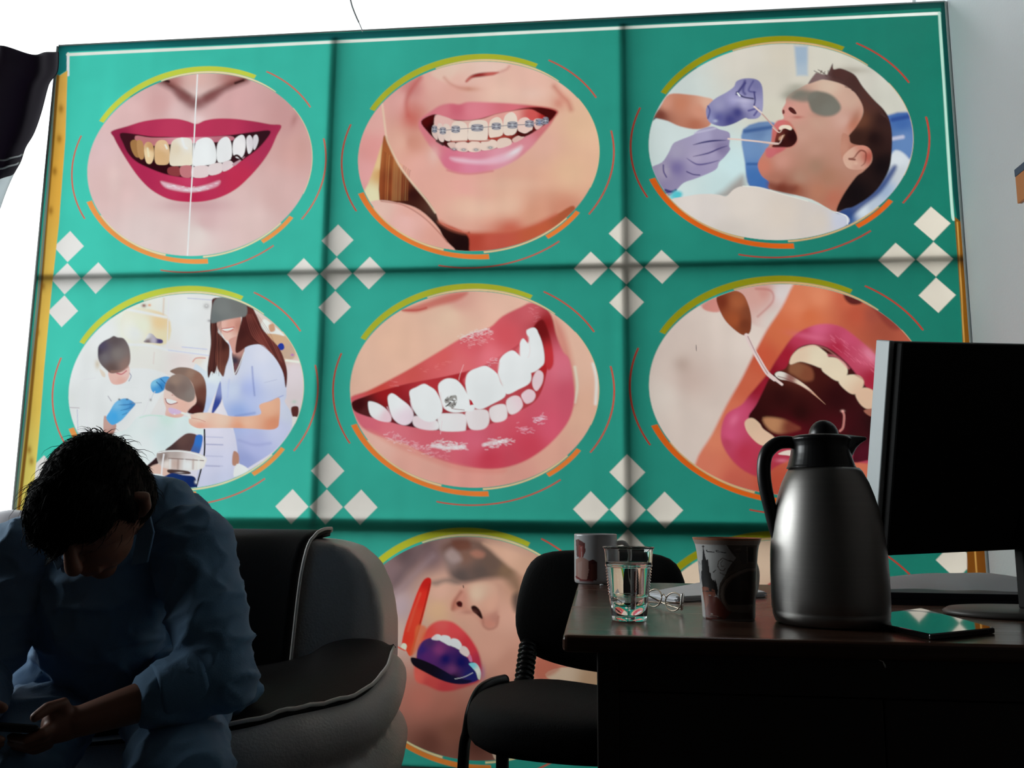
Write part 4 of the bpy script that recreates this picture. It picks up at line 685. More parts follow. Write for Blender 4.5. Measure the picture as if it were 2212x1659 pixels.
# lower right: garment
F("1250,1080 1340,1015 1600,1040 1600,1180", [(1350, 1060, 176, 152, 130), (1540, 1100, 150, 120, 94)], f=1.5); F("1180,1070 1250,1078 1335,1015 1200,950", (158, 84, 66), f=5, a=.6)
F("900,1560 930,1530 1000,1505 1160,1545 1180,1560 1000,1620 930,1615", (172, 148, 128), f=1.5)
# ================= bottom right, mostly hidden by things on the desk
begin('M8', 1, 0, 0, .56)
F("1300,1100 2100,1100 2100,1700 1300,1700", [(1500, 1260, 196, 172, 150), (1660, 1220, 182, 156, 134), (1690, 1265, 170, 140, 120), (1925, 1255, 170, 152, 128), (1700, 1500, 160, 100, 82)], s=False)
F("1655,1265 1700,1250 1760,1262 1760,1300 1655,1300", (140, 40, 42), f=2)
begin('M0', 1, 0, 0, .7)
F("50,1100 700,1100 700,1700 50,1700", [(300, 1300, 220, 190, 176), (500, 1500, 200, 150, 130)], s=False)
CTX['clip'] = None
ART *= DIRT[..., None]
ART = np.clip(ART, 0.002, .97)

# ---- the sheet itself
NVT = NU * NV
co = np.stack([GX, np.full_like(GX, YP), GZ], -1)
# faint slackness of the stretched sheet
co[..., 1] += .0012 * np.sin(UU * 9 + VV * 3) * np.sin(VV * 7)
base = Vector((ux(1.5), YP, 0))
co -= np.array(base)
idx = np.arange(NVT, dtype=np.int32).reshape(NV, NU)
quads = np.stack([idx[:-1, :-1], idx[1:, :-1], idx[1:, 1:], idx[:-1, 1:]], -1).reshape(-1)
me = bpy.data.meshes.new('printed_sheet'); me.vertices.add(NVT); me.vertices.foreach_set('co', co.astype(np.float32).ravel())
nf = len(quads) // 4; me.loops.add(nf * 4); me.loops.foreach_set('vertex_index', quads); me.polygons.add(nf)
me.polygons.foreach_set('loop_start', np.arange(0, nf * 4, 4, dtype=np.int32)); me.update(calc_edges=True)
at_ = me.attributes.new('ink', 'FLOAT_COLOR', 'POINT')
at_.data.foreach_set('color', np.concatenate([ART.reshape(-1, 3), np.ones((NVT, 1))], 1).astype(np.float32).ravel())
mp_ = bpy.data.materials.new('translucent_print'); mp_.use_nodes = True
n = mp_.node_tree.nodes; n.clear(); l = mp_.node_tree.links
o_ = n.new('ShaderNodeOutputMaterial'); a_ = n.new('ShaderNodeAttribute'); a_.attribute_name = 'ink'
t_ = n.new('ShaderNodeBsdfTranslucent'); d_ = n.new('ShaderNodeBsdfDiffuse'); m_ = n.new('ShaderNodeMixShader'); m_.inputs[0].default_value = .22
g_ = n.new('ShaderNodeBsdfGlossy'); g_.inputs['Roughness'].default_value = .35; m2 = n.new('ShaderNodeMixShader'); m2.inputs[0].default_value = .015
l.new(a_.outputs['Color'], t_.inputs[0]); l.new(a_.outputs['Color'], d_.inputs[0])
l.new(t_.outputs[0], m_.inputs[1]); l.new(d_.outputs[0], m_.inputs[2]); l.new(m_.outputs[0], m2.inputs[1]); l.new(g_.outputs[0], m2.inputs[2]); l.new(m2.outputs[0], o_.inputs[0])
banner = empty('dental_banner', base, 'tall backlit teal banner printed with round dental pictures and white diamonds', 'banner')
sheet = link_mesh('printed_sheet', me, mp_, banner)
M_frame = mat('painted_steel_frame', (.45, .50, .48), .5)
M_rim = mat('grey_rim_strip', (.16, .2, .19), .5)
def bar(name, x0, x1, z0, z1, y0, d=.03):
    b = bmesh.new(); box(b, (x0 - base.x, YP + y0 - base.y, z0), (x1 - base.x, YP + y0 + d - base.y, z1))
    return bm_obj(name, b, M_frame, banner, smooth=False, bevel=.003)
xl, xr, zt = ux(U0), ux(U1), vz(V0)
for u0, w, g in ((.956, .032, .006), (2.000, .030, .006)): bar('frame_bar', ux(u0) - w / 2, ux(u0) + w / 2, 0, zt - .02, g)
bar('frame_bar', xl, xr, vz(.990) - .013, vz(.990) + .013, .008)
bar('frame_bar', xl, xr, vz(2.062) - .024, vz(2.062) + .024, .006)
bar('frame_edge', xl - .008, xl + .002, 0, zt, -.004); bar('frame_edge', xr - .004, xr + .004, 0, zt, -.006)
bar('frame_edge', xl, xr, zt - .001, zt + .005, -.004); bar('frame_edge', xl, xr, 0, .04, .004)

# ------------------------------------------------------------------ sofa
M_blk = mat('black_leatherette', (.008, .007, .007), .6, spec=.22, noise_amt=.2, bump=.08, bump_scale=220)
M_gry = mat('grey_leatherette', (.56, .53, .515), .42, spec=.5, noise_amt=.05, bump=.15, bump_scale=160)
M_pip = mat('pale_piping', (.62, .60, .56), .5)
M_plain_black = mat('matt_black', (.006, .006, .006), .6, spec=.3)
SB = Vector((-.95, 2.1, 0))
sofa = empty('sofa', SB, 'black and grey upholstered sofa with pale piping under the seated man', 'sofa')
def loc(v): return Vector(v) - SB
# seat edge, traced on the floor plan (front edge to the right rear corner)
edge = [at(-760, 1640, 1.80), at(-300, 1622, 1.80), at(200, 1600, 1.80), at(500, 1568, 1.84), at(620, 1537, 1.90), at(700, 1522, 1.97), at(780, 1498, 2.06), at(832, 1450, 2.18), at(850, 1400, 2.32)]
edge = [loc(v) for v in spline(edge, 5)]
b = bmesh.new()      # puffed grey rolls under the seat edge and the body
nE = len(edge)
def off(i, d, dz):
    t = (edge[min(i + 1, nE - 1)] - edge[max(i - 1, 0)]); t.z = 0; t.normalize(); nrm = Vector((t.y, -t.x, 0))
    return edge[i] + nrm * d + Vector((0, 0, dz))
sl = min(1, 1)
tube(b, [off(i, -.028, -.072) for i in range(nE)], .068, seg=18)
tube(b, [off(i, -.036, -.215) for i in range(nE)], .082, seg=18)
tube(b, [off(i, -.045, -.350) for i in range(nE)], .075, seg=16)
box(b, loc((-2.05, 1.9, .09)), loc((-.72, 2.5, .38)))
adoptees = []
remesh('base', b, M_gry, .011, 10, sofa)
b = bmesh.new()      # black seat pad, domed
inner = Vector((-.55, 2.22, .50)) - SB
rows = 8
back_line = [loc(v) for v in spline([at(-760, 1455, 2.36), at(-300, 1452, 2.36), at(200, 1448, 2.36), at(480, 1445, 2.36), at(640, 1424, 2.36), at(705, 1390, 2.36), at(765, 1381, 2.36), at(822, 1383, 2.35), at(849, 1397, 2.325)], 5)]
grid = []
for r in range(rows + 1):
    t = r / rows; g = []
    for i in range(nE):
        p = edge[i].lerp(back_line[i], t); k = min(1, i / (nE - 1))
        p.z += .012 * math.sin(math.pi * t)
        p.z += .004 * noise.noise(p * 9)
        g.append(b.verts.new(p))
    grid.append(g)
for A, C in zip(grid, grid[1:]):
    for i in range(nE - 1): b.faces.new((A[i], A[i + 1], C[i + 1], C[i]))
o = bm_obj('seat_pad', b, M_blk, sofa, sub=1); sd = o.modifiers.new('t', 'SOLIDIFY'); sd.thickness = .012; sd.offset = -1
b = bmesh.new(); tube(b, [e + Vector((0, 0, .004 + .0018 * math.sin(i * 1.7))) for i, e in enumerate(edge)], .0048, seg=8); bm_obj('piping', b, M_pip, sofa)
# backrest: grey puffed shell, black cover wrapped over it
YB = 2.40
b = bmesh.new()
sil = [(-900, 1186), (-500, 1176), (200, 1174), (480, 1170), (640, 1166), (705, 1172), (750, 1186), (788, 1222), (812, 1275), (822, 1330), (824, 1395), (824, 1470), (824, 1560)]
def slab_from(b, sil, y0, y1, zb, ins=.0):
    fr = [loc(at(x, y, y0)) for x, y in sil]
    front = [b.verts.new(v) for v in fr] ; 
    low = [b.verts.new(Vector((v.x, v.y, zb))) for v in fr]
    bk = [b.verts.new(v + Vector((0, y1 - y0, 0))) for v in fr]; lb = [b.verts.new(Vector((v.x, v.y + y1 - y0, zb))) for v in fr]
    n = len(fr)
    for i in range(n - 1):
        b.faces.new((front[i], front[i + 1], low[i + 1], low[i])); b.faces.new((bk[i], lb[i], lb[i + 1], bk[i + 1]))
        b.faces.new((front[i], bk[i], bk[i + 1], front[i + 1])); b.faces.new((low[i], low[i + 1], lb[i + 1], lb[i]))
    b.faces.new((front[0], low[0], lb[0], bk[0])); b.faces.new((front[-1], bk[-1], lb[-1], low[-1]))
slab_from(b, [(x, y) for x, y in sil[:-2]], YB, YB + .20, .1)
remesh('backrest_shell', b, M_gry, .010, 14, sofa, fn=lambda p, n: .004)
b = bmesh.new()      # black cover: rises up the front, rolls over the top and down behind
prof_y = [(2.375, .40), (2.365, .55), (2.362, .70), (2.368, .78), (2.385, .825), (2.42, .848), (2.47, .853), (2.53, .845), (2.575, .818), (2.60, .76), (2.605, .68)]
xs = [-1.98] + [-1.9 + .12 * i for i in range(12)]
xe = []
for yy, zz in prof_y:
    # right-hand edge follows the traced seam
    if zz < .43: px = 632
    elif zz < .6: px = 640
    elif zz < .75: px = 648
    elif zz < .80: px = 657
    elif zz < .835: px = 668
    else: px = 690 if yy < 2.45 else 712
    xe.append(at(px, 1200, yy).x)
P = []
prof_s = spline([(0, y, z) for y, z in prof_y], 3); xe_s = np.interp(np.linspace(0, 1, len(prof_s)), np.linspace(0, 1, len(xe)), xe)
for p, xr_ in zip(prof_s, xe_s):
    row = []
    for k in range(40):
        t = k / 39; x = -2.02 + (xr_ + 2.02) * t
        dy = -.014 * math.sin(x * 7.2) ** 2 * (p.z < .84); row.append(b.verts.new(loc((x, p.y + dy + .0, p.z))))
    P.append(row)
for A, C in zip(P, P[1:]):
    for i in range(39): b.faces.new((A[i], A[i + 1], C[i + 1], C[i]))
o = bm_obj('backrest_cover', b, M_blk, sofa); sd = o.modifiers.new('t', 'SOLIDIFY'); sd.thickness = .012; sd.offset = -1
b = bmesh.new(); tube(b, [loc((x + .003, p.y - .003, p.z + (.004 if p.z > .84 else 0))) for p, x in zip(prof_s, xe_s)], .0048, seg=8); bm_obj('piping', b, M_pip, sofa)
for x in (-1.9, -.55):
    for y in (1.95, 2.5):
        b = bmesh.new(); tube(b, [loc((x, y, .10)), loc((x, y, .012))], [.03, .022], seg=14); bm_obj('leg', b, M_plain_black, sofa)

# ------------------------------------------------------------------ visitor chair
CH = Vector(atz(1235, 1540, .42)); CH = Vector((CH.x, 2.14, 0))
chair = empty('visitor_chair', CH, 'black padded visitor chair with ribbed back supports between banner and desk', 'chair')
M_cf = mat('black_chair_fabric', (.007, .007, .007), .8, spec=.25, noise_amt=.2, bump=.2, bump_scale=300)
M_cm = mat('black_chair_steel', (.008, .008, .008), .3, spec=.5)
def cl(v): return Vector(v) - CH
def pad(name, outline, y0, y1, fn=None, m=M_cf, bulge=.02):
    """upholstered pad from a front outline traced at depth y0 and given thickness; returns object"""
    b = bmesh.new(); n = len(outline)
    c = sum((Vector(p) for p in outline), Vector()) / n
    rings_ = []
    T = Vector((0, y1 - y0, 0))
    for s_, t_ in ((.0, .0), (.35, -.35), (.7, -.25), (.93, -.02), (1, .25), (1, .75), (.93, 1.02), (.7, 1.2), (.35, 1.3), (0, 1.3)):
        if s_ == 0: rings_.append([b.verts.new(cl(c + T * (t_ - (.38 if t_ < .5 else 0))))]); continue
        rings_.append([b.verts.new(cl(c + (Vector(p) - c) * s_ + T * t_)) for p in outline])
    for A, B_ in zip(rings_, rings_[1:]):
        for i in range(n):
            j = (i + 1) % n
            if len(A) == 1: b.faces.new((A[0], B_[i], B_[j]))
            elif len(B_) == 1: b.faces.new((A[i], B_[0], A[j]))
            else: b.faces.new((A[i], B_[i], B_[j], A[j]))
    return bm_obj(name, b, m, chair, sub=1)
bo = [(1113, 1370), (1110, 1335), (1116, 1290), (1128, 1245), (1144, 1212), (1170, 1194), (1215, 1188), (1290, 1188), (1370, 1190), (1435, 1198), (1465, 1216), (1482, 1252), (1490, 1310), (1486, 1370), (1470, 1420), (1430, 1450), (1370, 1462), (1290, 1457), (1220, 1443), (1170, 1428), (1130, 1408)]
pad('backrest', [at(x, y, 2.46 + .03 * math.sin((x - 1110) / 380 * math.pi)) for x, y in bo], 2.46, 2.50)
# seat: horizontal pad whose plan is traced from its outline
seat_plan = [atz(x, y, .46) for x, y in ((1010, 1500), (1038, 1476), (1110, 1463), (1200, 1462), (1300, 1480), (1420, 1492), (1475, 1505), (1480, 1530), (1440, 1555), (1380, 1566), (1290, 1568), (1200, 1562), (1100, 1553), (1032, 1541), (1006, 1520))]
b = bmesh.new(); n_ = len(seat_plan); c_ = sum(seat_plan, Vector()) / n_
R_ = []
for s_, z in ((0, .478), (.5, .476), (.85, .468), (.97, .452), (1.0, .43), (1.0, .39), (.95, .368), (.6, .360), (0, .358)):
    R_.append([b.verts.new(cl((c_.x, c_.y, z)))] if s_ == 0 else [b.verts.new(cl((c_.x + (p.x - c_.x) * s_, c_.y + (p.y - c_.y) * s_, z - .02 * (p.x < c_.x - .1) * (p.y < c_.y) * 0))) for p in seat_plan])
for A, B_ in zip(R_, R_[1:]):
    for i in range(n_):
        j = (i + 1) % n_
        if len(A) == 1: b.faces.new((A[0], B_[i], B_[j]))
        elif len(B_) == 1: b.faces.new((A[i], B_[0], A[j]))
        else: b.faces.new((A[i], B_[i], B_[j], A[j]))
bm_obj('seat', b, M_cf, chair, sub=1)
# ribbed bracket covers carrying the back
for px in (1135, 1432):
    b = bmesh.new(); p0 = at(px - 4, 1475, 2.40); p1 = at(px + 6, 1395, 2.47); N_ = 42
    path = [cl(p0.lerp(p1, i / N_)) for i in range(N_ + 1)]
    tube(b, path, [.0235 + .0035 * math.sin(i / N_ * 2 * math.pi * 7.5) for i in range(N_ + 1)], seg=20); bm_obj('back_support', b, M_cm, chair)
# side frames: tube from the rear of the seat down to the floor; and front legs
def leg(pts, r=.0145):
    b = bmesh.new(); tube(b, [cl(p) for p in spline(pts, 6)], r, seg=14, flat=.8); o = bm_obj('leg', b, M_cm, chair); return o
g1 = at(1003, 1640, 2.18)
leg([at(1090, 1470, 2.33), at(1060, 1478, 2.30), at(1035, 1496, 2.27), at(1018, 1535, 2.24), at(1010, 1580, 2.22), at(1001, 1640, 2.20), Vector((at(993, 1700, 2.2).x, 2.2, .02))], .016)
pf = at(1085, 1600, 2.06); leg([Vector((pf.x, 2.06, .40)), Vector((pf.x, 2.06, .25)), Vector((pf.x - .01, 2.05, .02))], .015)
pr = at(1480, 1560, 2.20); leg([Vector((pr.x, 2.28, .42)), Vector((pr.x + .03, 2.26, .2)), Vector((pr.x + .04, 2.24, .02))]); leg([Vector((pr.x - .02, 2.02, .40)), Vector((pr.x - .01, 2.0, .2)), Vector((pr.x, 1.99, .02))])
b = bmesh.new(); box(b, cl((pf.x - .005, 2.10, .347)), cl((pr.x, 2.13, .359))); box(b, cl((pf.x - .005, 2.27, .347)), cl((pr.x, 2.30, .359))); bm_obj('seat_frame', b, M_cm, chair, smooth=False, bevel=.004)

# ------------------------------------------------------------------ desk
DZ = .75
fl = atz(1215, 1371, DZ); bl = atz(1247, 1263, DZ); bl = bl + (bl - fl).normalized() * .10
M_wood = bpy.data.materials.new('dark_wood_laminate'); M_wood.use_nodes = True
n = M_wood.node_tree.nodes; l = M_wood.node_tree.links; bs = n['Principled BSDF']
bs.inputs['Roughness'].default_value = .22; bs.inputs['Specular IOR Level'].default_value = .5
tc_ = n.new('ShaderNodeTexCoord'); mp2 = n.new('ShaderNodeMapping'); mp2.inputs['Scale'].default_value = (1.2, 26, 26); l.new(tc_.outputs['Object'], mp2.inputs[0])
nz = n.new('ShaderNodeTexNoise'); nz.inputs['Scale'].default_value = 1.6; nz.inputs['Detail'].default_value = 8; nz.inputs['Distortion'].default_value = .6; l.new(mp2.outputs[0], nz.inputs['Vector'])
rp = n.new('ShaderNodeValToRGB'); rp.color_ramp.elements[0].position = .35; rp.color_ramp.elements[1].position = .7
rp.color_ramp.elements[0].color = (.050, .022, .014, 1); rp.color_ramp.elements[1].color = (.13, .065, .042, 1)
l.new(nz.outputs['Fac'], rp.inputs[0]); l.new(rp.outputs[0], bs.inputs['Base Color'])
rr = n.new('ShaderNodeMapRange'); rr.inputs[3].default_value = .16; rr.inputs[4].default_value = .34; l.new(nz.outputs['Fac'], rr.inputs[0]); l.new(rr.outputs[0], bs.inputs['Roughness'])
M_dp = mat('dark_desk_panel', (.030, .024, .022), .5, noise_amt=.15, stretch=(1, 1, 12))
DX1 = 1.26; DY0, DY1 = fl.y, bl.y
DB = Vector((.65, (DY0 + DY1) / 2, 0))
desk = empty('office_desk', DB, 'dark brown wooden office desk holding cups, flask and monitor', 'desk')
def dl(v): return Vector(v) - DB
b = bmesh.new()
pts = [(fl.x, DY0), (DX1, DY0 - .0), (DX1, DY1), (bl.x, DY1)]
top = [b.verts.new(dl((x, y, DZ))) for x, y in pts]; bot = [b.verts.new(dl((x, y, DZ - .022))) for x, y in pts]
b.faces.new(top); b.faces.new(bot[::-1])
for i in range(4): b.faces.new((top[i], bot[i], bot[(i + 1) % 4], top[(i + 1) % 4]))
bm_obj('worktop', b, M_wood, desk, smooth=False, bevel=.006)
lx = at(1290, 1500, DY0 + .04).x
def dbox(name, lo, hi, m=M_dp, par=desk, bev=.002):
    b = bmesh.new(); box(b, dl(lo), dl(hi)); return bm_obj(name, b, m, par, smooth=False, bevel=bev)
x1 = at(1335, 1500, DY0 + .05).x; x2 = at(1908, 1500, DY0 + .05).x
dbox('side_panel', (lx, DY0 + .04, 0), (x1 + .001, DY1 - .15, DZ - .022))
dbox('side_panel', (DX1 - .05, DY0 + .04, 0), (DX1 - .01, DY1 - .15, DZ - .022))
dbox('rail', (x1, DY0 + .045, DZ - .075), (DX1 - .05, DY0 + .065, DZ - .027))
fp = dbox('front_panel', (x1, DY0 + .050, .06), (x2 - .0008, DY0 + .066, DZ - .077)); dbox('front_panel', (x2 + .0008, DY0 + .050, .06), (DX1 - .052, DY0 + .066, DZ - .077))
dbox('modesty_panel', (x1 - .01, DY1 - .19, .1), (DX1 - .05, DY1 - .175, DZ - .03))
kp = at(1905, 1433, DY0 + .046)
b = bmesh.new(); tube(b, [dl(kp + Vector((-.004, 0, .005))), dl(kp + Vector((.001, -.004, .003))), dl(kp + Vector((.003, -.003, -.004)))], .0012, seg=8)
bm_obj('lock_hook', b, mat('bright_metal', (.9, .88, .85), .25, 1), desk)

# ------------------------------------------------------------------ seated man bent over a phone
M_skin = mat('brown_skin', (.24, .105, .066), .5, noise_amt=.06, noise_scale=30)
M_shirt = mat('blue_cotton', (.135, .28, .46), .85, noise_amt=.06, noise_scale=12, bump=.1, bump_scale=400, sheen=.1)
M_hair = mat('black_hair', (.0035, .003, .003), .75, spec=.15)
HC = at(206, 1082, 1.43)
crown = Vector((.06, -.80, .60)).normalized(); face = Vector((-.04, -.58, -.80)); face = (face - crown * face.dot(crown)).normalized()
side = face.cross(crown).normalized()            # towards the picture's right or left ear
if side.x < 0: side = -side
HM = Matrix((side, face, crown)).transposed()
def hp_(s_, f_, c_): return HC + side * s_ + face * f_ + crown * c_
S1, S2 = at(62, 1205, 1.63), at(418, 1180, 1.67)
E1, E2 = at(-75, 1475, 1.53), at(474, 1462, 1.56)
W1, W2 = at(-48, 1585, 1.36), at(172, 1558, 1.42)
CHS = at(238, 1215, 1.70); NKB = at(238, 1115, 1.68)
BEL = at(250, 1400, 1.86); PEL = Vector((at(255, 1480, 2.05).x, 2.08, .58))
H1, H2 = PEL + Vector((-.11, -.02, -.02)), PEL + Vector((.11, -.02, -.02))
K1, K2 = at(20, 1690, 1.44), at(395, 1690, 1.47)
A1, A2 = Vector((K1.x - .02, 1.50, .09)), Vector((K2.x + .03, 1.53, .09))
PB_ = Vector((PEL.x, PEL.y, 0))
def pl(v): return Vector(v) - PB_
b = bmesh.new()
ball(b, pl(HC), (.074, .094, .105), HM, 28)                                   # skull
ball(b, pl(hp_(0, .035, -.055)), (.058, .060, .068), HM, 24)                     # jaw and cheeks
ball(b, pl(hp_(0, .062, -.112)), (.026, .022, .020), HM, 16)                     # chin
tube(b, [pl(hp_(0, .090, .012)), pl(hp_(0, .108, -.025)), pl(hp_(0, .112, -.040))], [.009, .0125, .015], seg=12)   # nose
tube(b, [pl(hp_(-.045, .078, .022)), pl(hp_(0, .092, .024)), pl(hp_(.045, .078, .022))], .011, seg=10)      # brow
tube(b, [pl(hp_(-.022, .092, -.070)), pl(hp_(0, .100, -.068)), pl(hp_(.022, .092, -.070))], .0065, seg=8)    # upper lip
tube(b, [pl(hp_(-.018, .088, -.080)), pl(hp_(0, .096, -.081)), pl(hp_(.018, .088, -.080))], .007, seg=8)
for s_ in (-1, 1):
    ball(b, pl(hp_(.030 * s_, .080, .002)), (.013, .009, .009), HM, 12)             # closed eyelids
    tube(b, [pl(hp_(.076 * s_, -.004, .020)), pl(hp_(.087 * s_, -.012, .008)), pl(hp_(.084 * s_, -.008, -.016)), pl(hp_(.076 * s_, .0, -.030))], [.007, .011, .010, .006], seg=10)
tube(b, [pl(hp_(0, -.035, -.060)), pl(hp_(0, -.05, -.09).lerp(NKB, .4)), pl(NKB), pl(CHS)], [.058, .056, .064, .09], seg=20)
tube(b, [pl(CHS + Vector((0, -.01, -.02))), pl(BEL), pl(PEL)], [.125, .125, .13], seg=24)
for S_, E_, W_ in ((S1, E1, W1), (S2, E2, W2)):
    tube(b, [pl(CHS), pl(S_), pl(S_.lerp(E_, .35)), pl(E_)], [.08, .055, .046, .040], seg=16)
    tube(b, [pl(E_), pl(E_.lerp(W_, .35)), pl(E_.lerp(W_, .75)), pl(W_)], [.040, .039, .031, .0255], seg=18)
for H_, K_, A_ in ((H1, K1, A1), (H2, K2, A2)):
    tube(b, [pl(H_), pl(H_.lerp(K_, .5)), pl(K_)], [.088, .072, .056], seg=18); tube(b, [pl(K_), pl(K_.lerp(A_, .35)), pl(A_)], [.054, .052, .036], seg=16)
    tube(b, [pl(A_ + Vector((0, .03, -.035))), pl(A_ + Vector((0, -.08, -.05))), pl(A_ + Vector((0, -.15, -.062)))], [.036, .036, .024], seg=14)
# hands: palm, four unequal bent fingers, thumb
def hand(W_, palm_c, knuckles, tips, thumb, r=.0083):
    tube(b, [pl(W_), pl(W_.lerp(palm_c, .5)), pl(palm_c)], [.025, .029, .030], seg=16, flat=.75)
    for k, (kn, mid, tip) in enumerate(zip(knuckles, tips[0], tips[1])):
        q = r * (1.05, 1.08, 1.0, .85)[k]
        tube(b, [pl(palm_c.lerp(kn, .3)), pl(kn), pl(mid), pl(tip)], [q * 1.25, q * 1.1, q, q * .8], seg=12)
    tube(b, [pl(palm_c.lerp(W_, .55))] + [pl(t_) for t_ in thumb], [.015, .0125, .0105, .0085][:len(thumb) + 1], seg=12)
pc2 = at(120, 1566, 1.40)
hand(W2, pc2, [at(92, 1583, 1.36), at(96, 1592, 1.375), at(100, 1602, 1.39), at(106, 1610, 1.405)],
     ([at(58, 1598, 1.345), at(60, 1608, 1.365), at(66, 1617, 1.385), at(76, 1622, 1.40)], [at(24, 1592, 1.355), at(24, 1603, 1.375), at(32, 1612, 1.395), at(48, 1618, 1.41)]),
     [at(133, 1520, 1.395), at(103, 1530, 1.375), at(76, 1549, 1.355)])
pc1 = at(-70, 1566, 1.34)
hand(W1, pc1, [at(-48, 1592, 1.31), at(-50, 1600, 1.325), at(-54, 1608, 1.34), at(-60, 1616, 1.355)],
     ([at(-24, 1602, 1.30), at(-24, 1611, 1.318), at(-30, 1620, 1.335), at(-38, 1626, 1.35)], [at(2, 1598, 1.31), at(0, 1607, 1.328), at(-6, 1616, 1.345), at(-18, 1620, 1.36)]),
     [at(-52, 1520, 1.335), at(-22, 1520, 1.325), at(6, 1530, 1.325)])
body = remesh('person', b, M_skin, .0036, 3)
body.location = PB_
tag(body, 'person in blue shirt and trousers sitting bent over a phone on the sofa', 'person')
# shirt
def folds(p, n):
    q = p + PB_
    a_ = noise.noise(Vector((q.x * 9 + q.z * 6, q.y * 5, q.z * 13 - q.x * 5))); c_ = noise.noise(Vector((q.x * 22 - q.z * 11, q.y * 12, q.z * 17 + q.x * 14)) + Vector((5, 2, 1)))
    rr_ = 1 - abs(a_) * 2.2; r2_ = 1 - abs(c_) * 2.4
    return .009 * max(0, rr_) ** 2.5 + .0045 * max(0, r2_) ** 2 + .004 * a_
b = bmesh.new()
YOK = at(250, 1150, 1.74)
tube(b, [pl(S1 + Vector((.02, .03, .0))), pl(YOK + Vector((-.04, 0, .02))), pl(at(340, 1118, 1.78)), pl(S2 + Vector((-.01, .02, .0)))], [.070, .088, .082, .074], seg=22)
tube(b, [pl(NKB + Vector((0, .02, -.045))), pl(CHS), pl(BEL), pl(PEL + Vector((0, -.02, 0)))], [.075, .155, .165, .17], seg=28, flat=1.0)
tube(b, [pl(CHS + Vector((-.09, 0, 0))), pl(BEL + Vector((-.05, 0, 0)))], [.11, .12], seg=20); tube(b, [pl(CHS + Vector((.07, .02, 0))), pl(BEL + Vector((.07, .02, 0)))], [.11, .13], seg=20)
for S_, E_, W_, t_ in ((S1, E1, W1, .42), (S2, E2, W2, .42)):
    tube(b, [pl(S_), pl(S_.lerp(E_, .4)), pl(E_)], [.078, .070, .066], seg=22)
    tube(b, [pl(E_), pl(E_.lerp(W_, t_ * .6)), pl(E_.lerp(W_, t_))], [.064, .060, .055], seg=22)
tube(b, [pl(at(232, 1195, 1.62)), pl(at(225, 1290, 1.66)), pl(at(225, 1380, 1.74))], [.085, .12, .13], seg=22)
tube(b, [pl(NKB + Vector((-.10, .0, .0))), pl(NKB + Vector((0, .02, .03))), pl(NKB + Vector((.10, .01, .01)))], [.06, .07, .07], seg=18)
# skirt of the shirt spread on the seat at his side
tube(b, [pl(at(410, 1290, 1.95)), pl(at(440, 1390, 1.95)), pl(at(468, 1470, 1.93))], [.065, .080, .080], seg=18)
tube(b, [pl(at(470, 1500, 1.90)), pl(at(520, 1492, 1.92)), pl(at(560, 1490, 1.94))], [.055, .038, .012], seg=14)
tube(b, [pl(H1 + Vector((0, 0, .03))), pl(H1.lerp(K1, .6) + Vector((0, 0, .045)))], [.10, .08], seg=16); tube(b, [pl(H2 + Vector((.02, 0, .03))), pl(H2.lerp(K2, .7) + Vector((.01, 0, .035)))], [.105, .085], seg=16)
sh = remesh('shirt', b, M_shirt, .0062, 5, body, fn=folds)
# turned-up cuffs and collar
for E_, W_ in ((E1, W1), (E2, W2)):
    b = bmesh.new(); a0, a1 = E_.lerp(W_, .14), E_.lerp(W_, .47)
    ring_ = [(.062, 0), (.064, .1), (.058, .5), (.056, .92), (.054, 1), (.048, 1), (.050, .9), (.055, .1), (.057, 0)]
    ax_ = (a1 - a0); L_ = ax_.length; R3 = ax_.to_track_quat('Z', 'Y').to_matrix()
    lathe(b, [(r, t * L_) for r, t in ring_], seg=40, closed=True)
    for v in b.verts:
        w_ = .0022 * math.sin(math.atan2(v.co.y, v.co.x) * 5 + v.co.z * 60); v.co *= 1; v.co += Vector((v.co.x, v.co.y, 0)).normalized() * w_; v.co = pl(a0 + R3 @ v.co)
    bm_obj('cuff', b, M_shirt, body)
for s_, ct in ((-1, [(118, 1175), (108, 1200), (122, 1232), (150, 1205), (150, 1180)]), (1, [(318, 1090), (332, 1150), (318, 1215), (282, 1222), (296, 1150)])):
    b = bmesh.new(); fr = [b.verts.new(pl(at(x, y, 1.545 if s_ < 0 else 1.555))) for x, y in ct]; bk = [b.verts.new(v.co + Vector((0, .006, 0))) for v in fr]
    b.faces.new(fr); b.faces.new(bk[::-1]); n_ = len(fr)
    for i in range(n_): b.faces.new((fr[i], bk[i], bk[(i + 1) % n_], fr[(i + 1) % n_]))
    bm_obj('collar', b, M_shirt, body, smooth=False, bevel=.002)
# trousers and shoes
b = bmesh.new()
for H_, K_, A_ in ((H1, K1, A1), (H2, K2, A2)):
    tube(b, [pl(H_), pl(H_.lerp(K_, .5)), pl(K_)], [.108, .095, .080], seg=20); tube(b, [pl(K_), pl(K_.lerp(A_, .4)), pl(A_ + Vector((0, 0, .01)))], [.080, .078, .066], seg=20)
remesh('trousers', b, M_shirt, .0085, 5, body, fn=folds)
for A_ in (A1, A2):
    b = bmesh.new(); tube(b, [pl(A_ + Vector((0, .05, -.036))), pl(A_ + Vector((0, -.06, -.038))), pl(A_ + Vector((0, -.17, -.050)))], [.046, .046, .034], seg=18)
    o = remesh('shoe', b, mat('black_leather', (.01, .01, .01), .35), .006, 3, body)
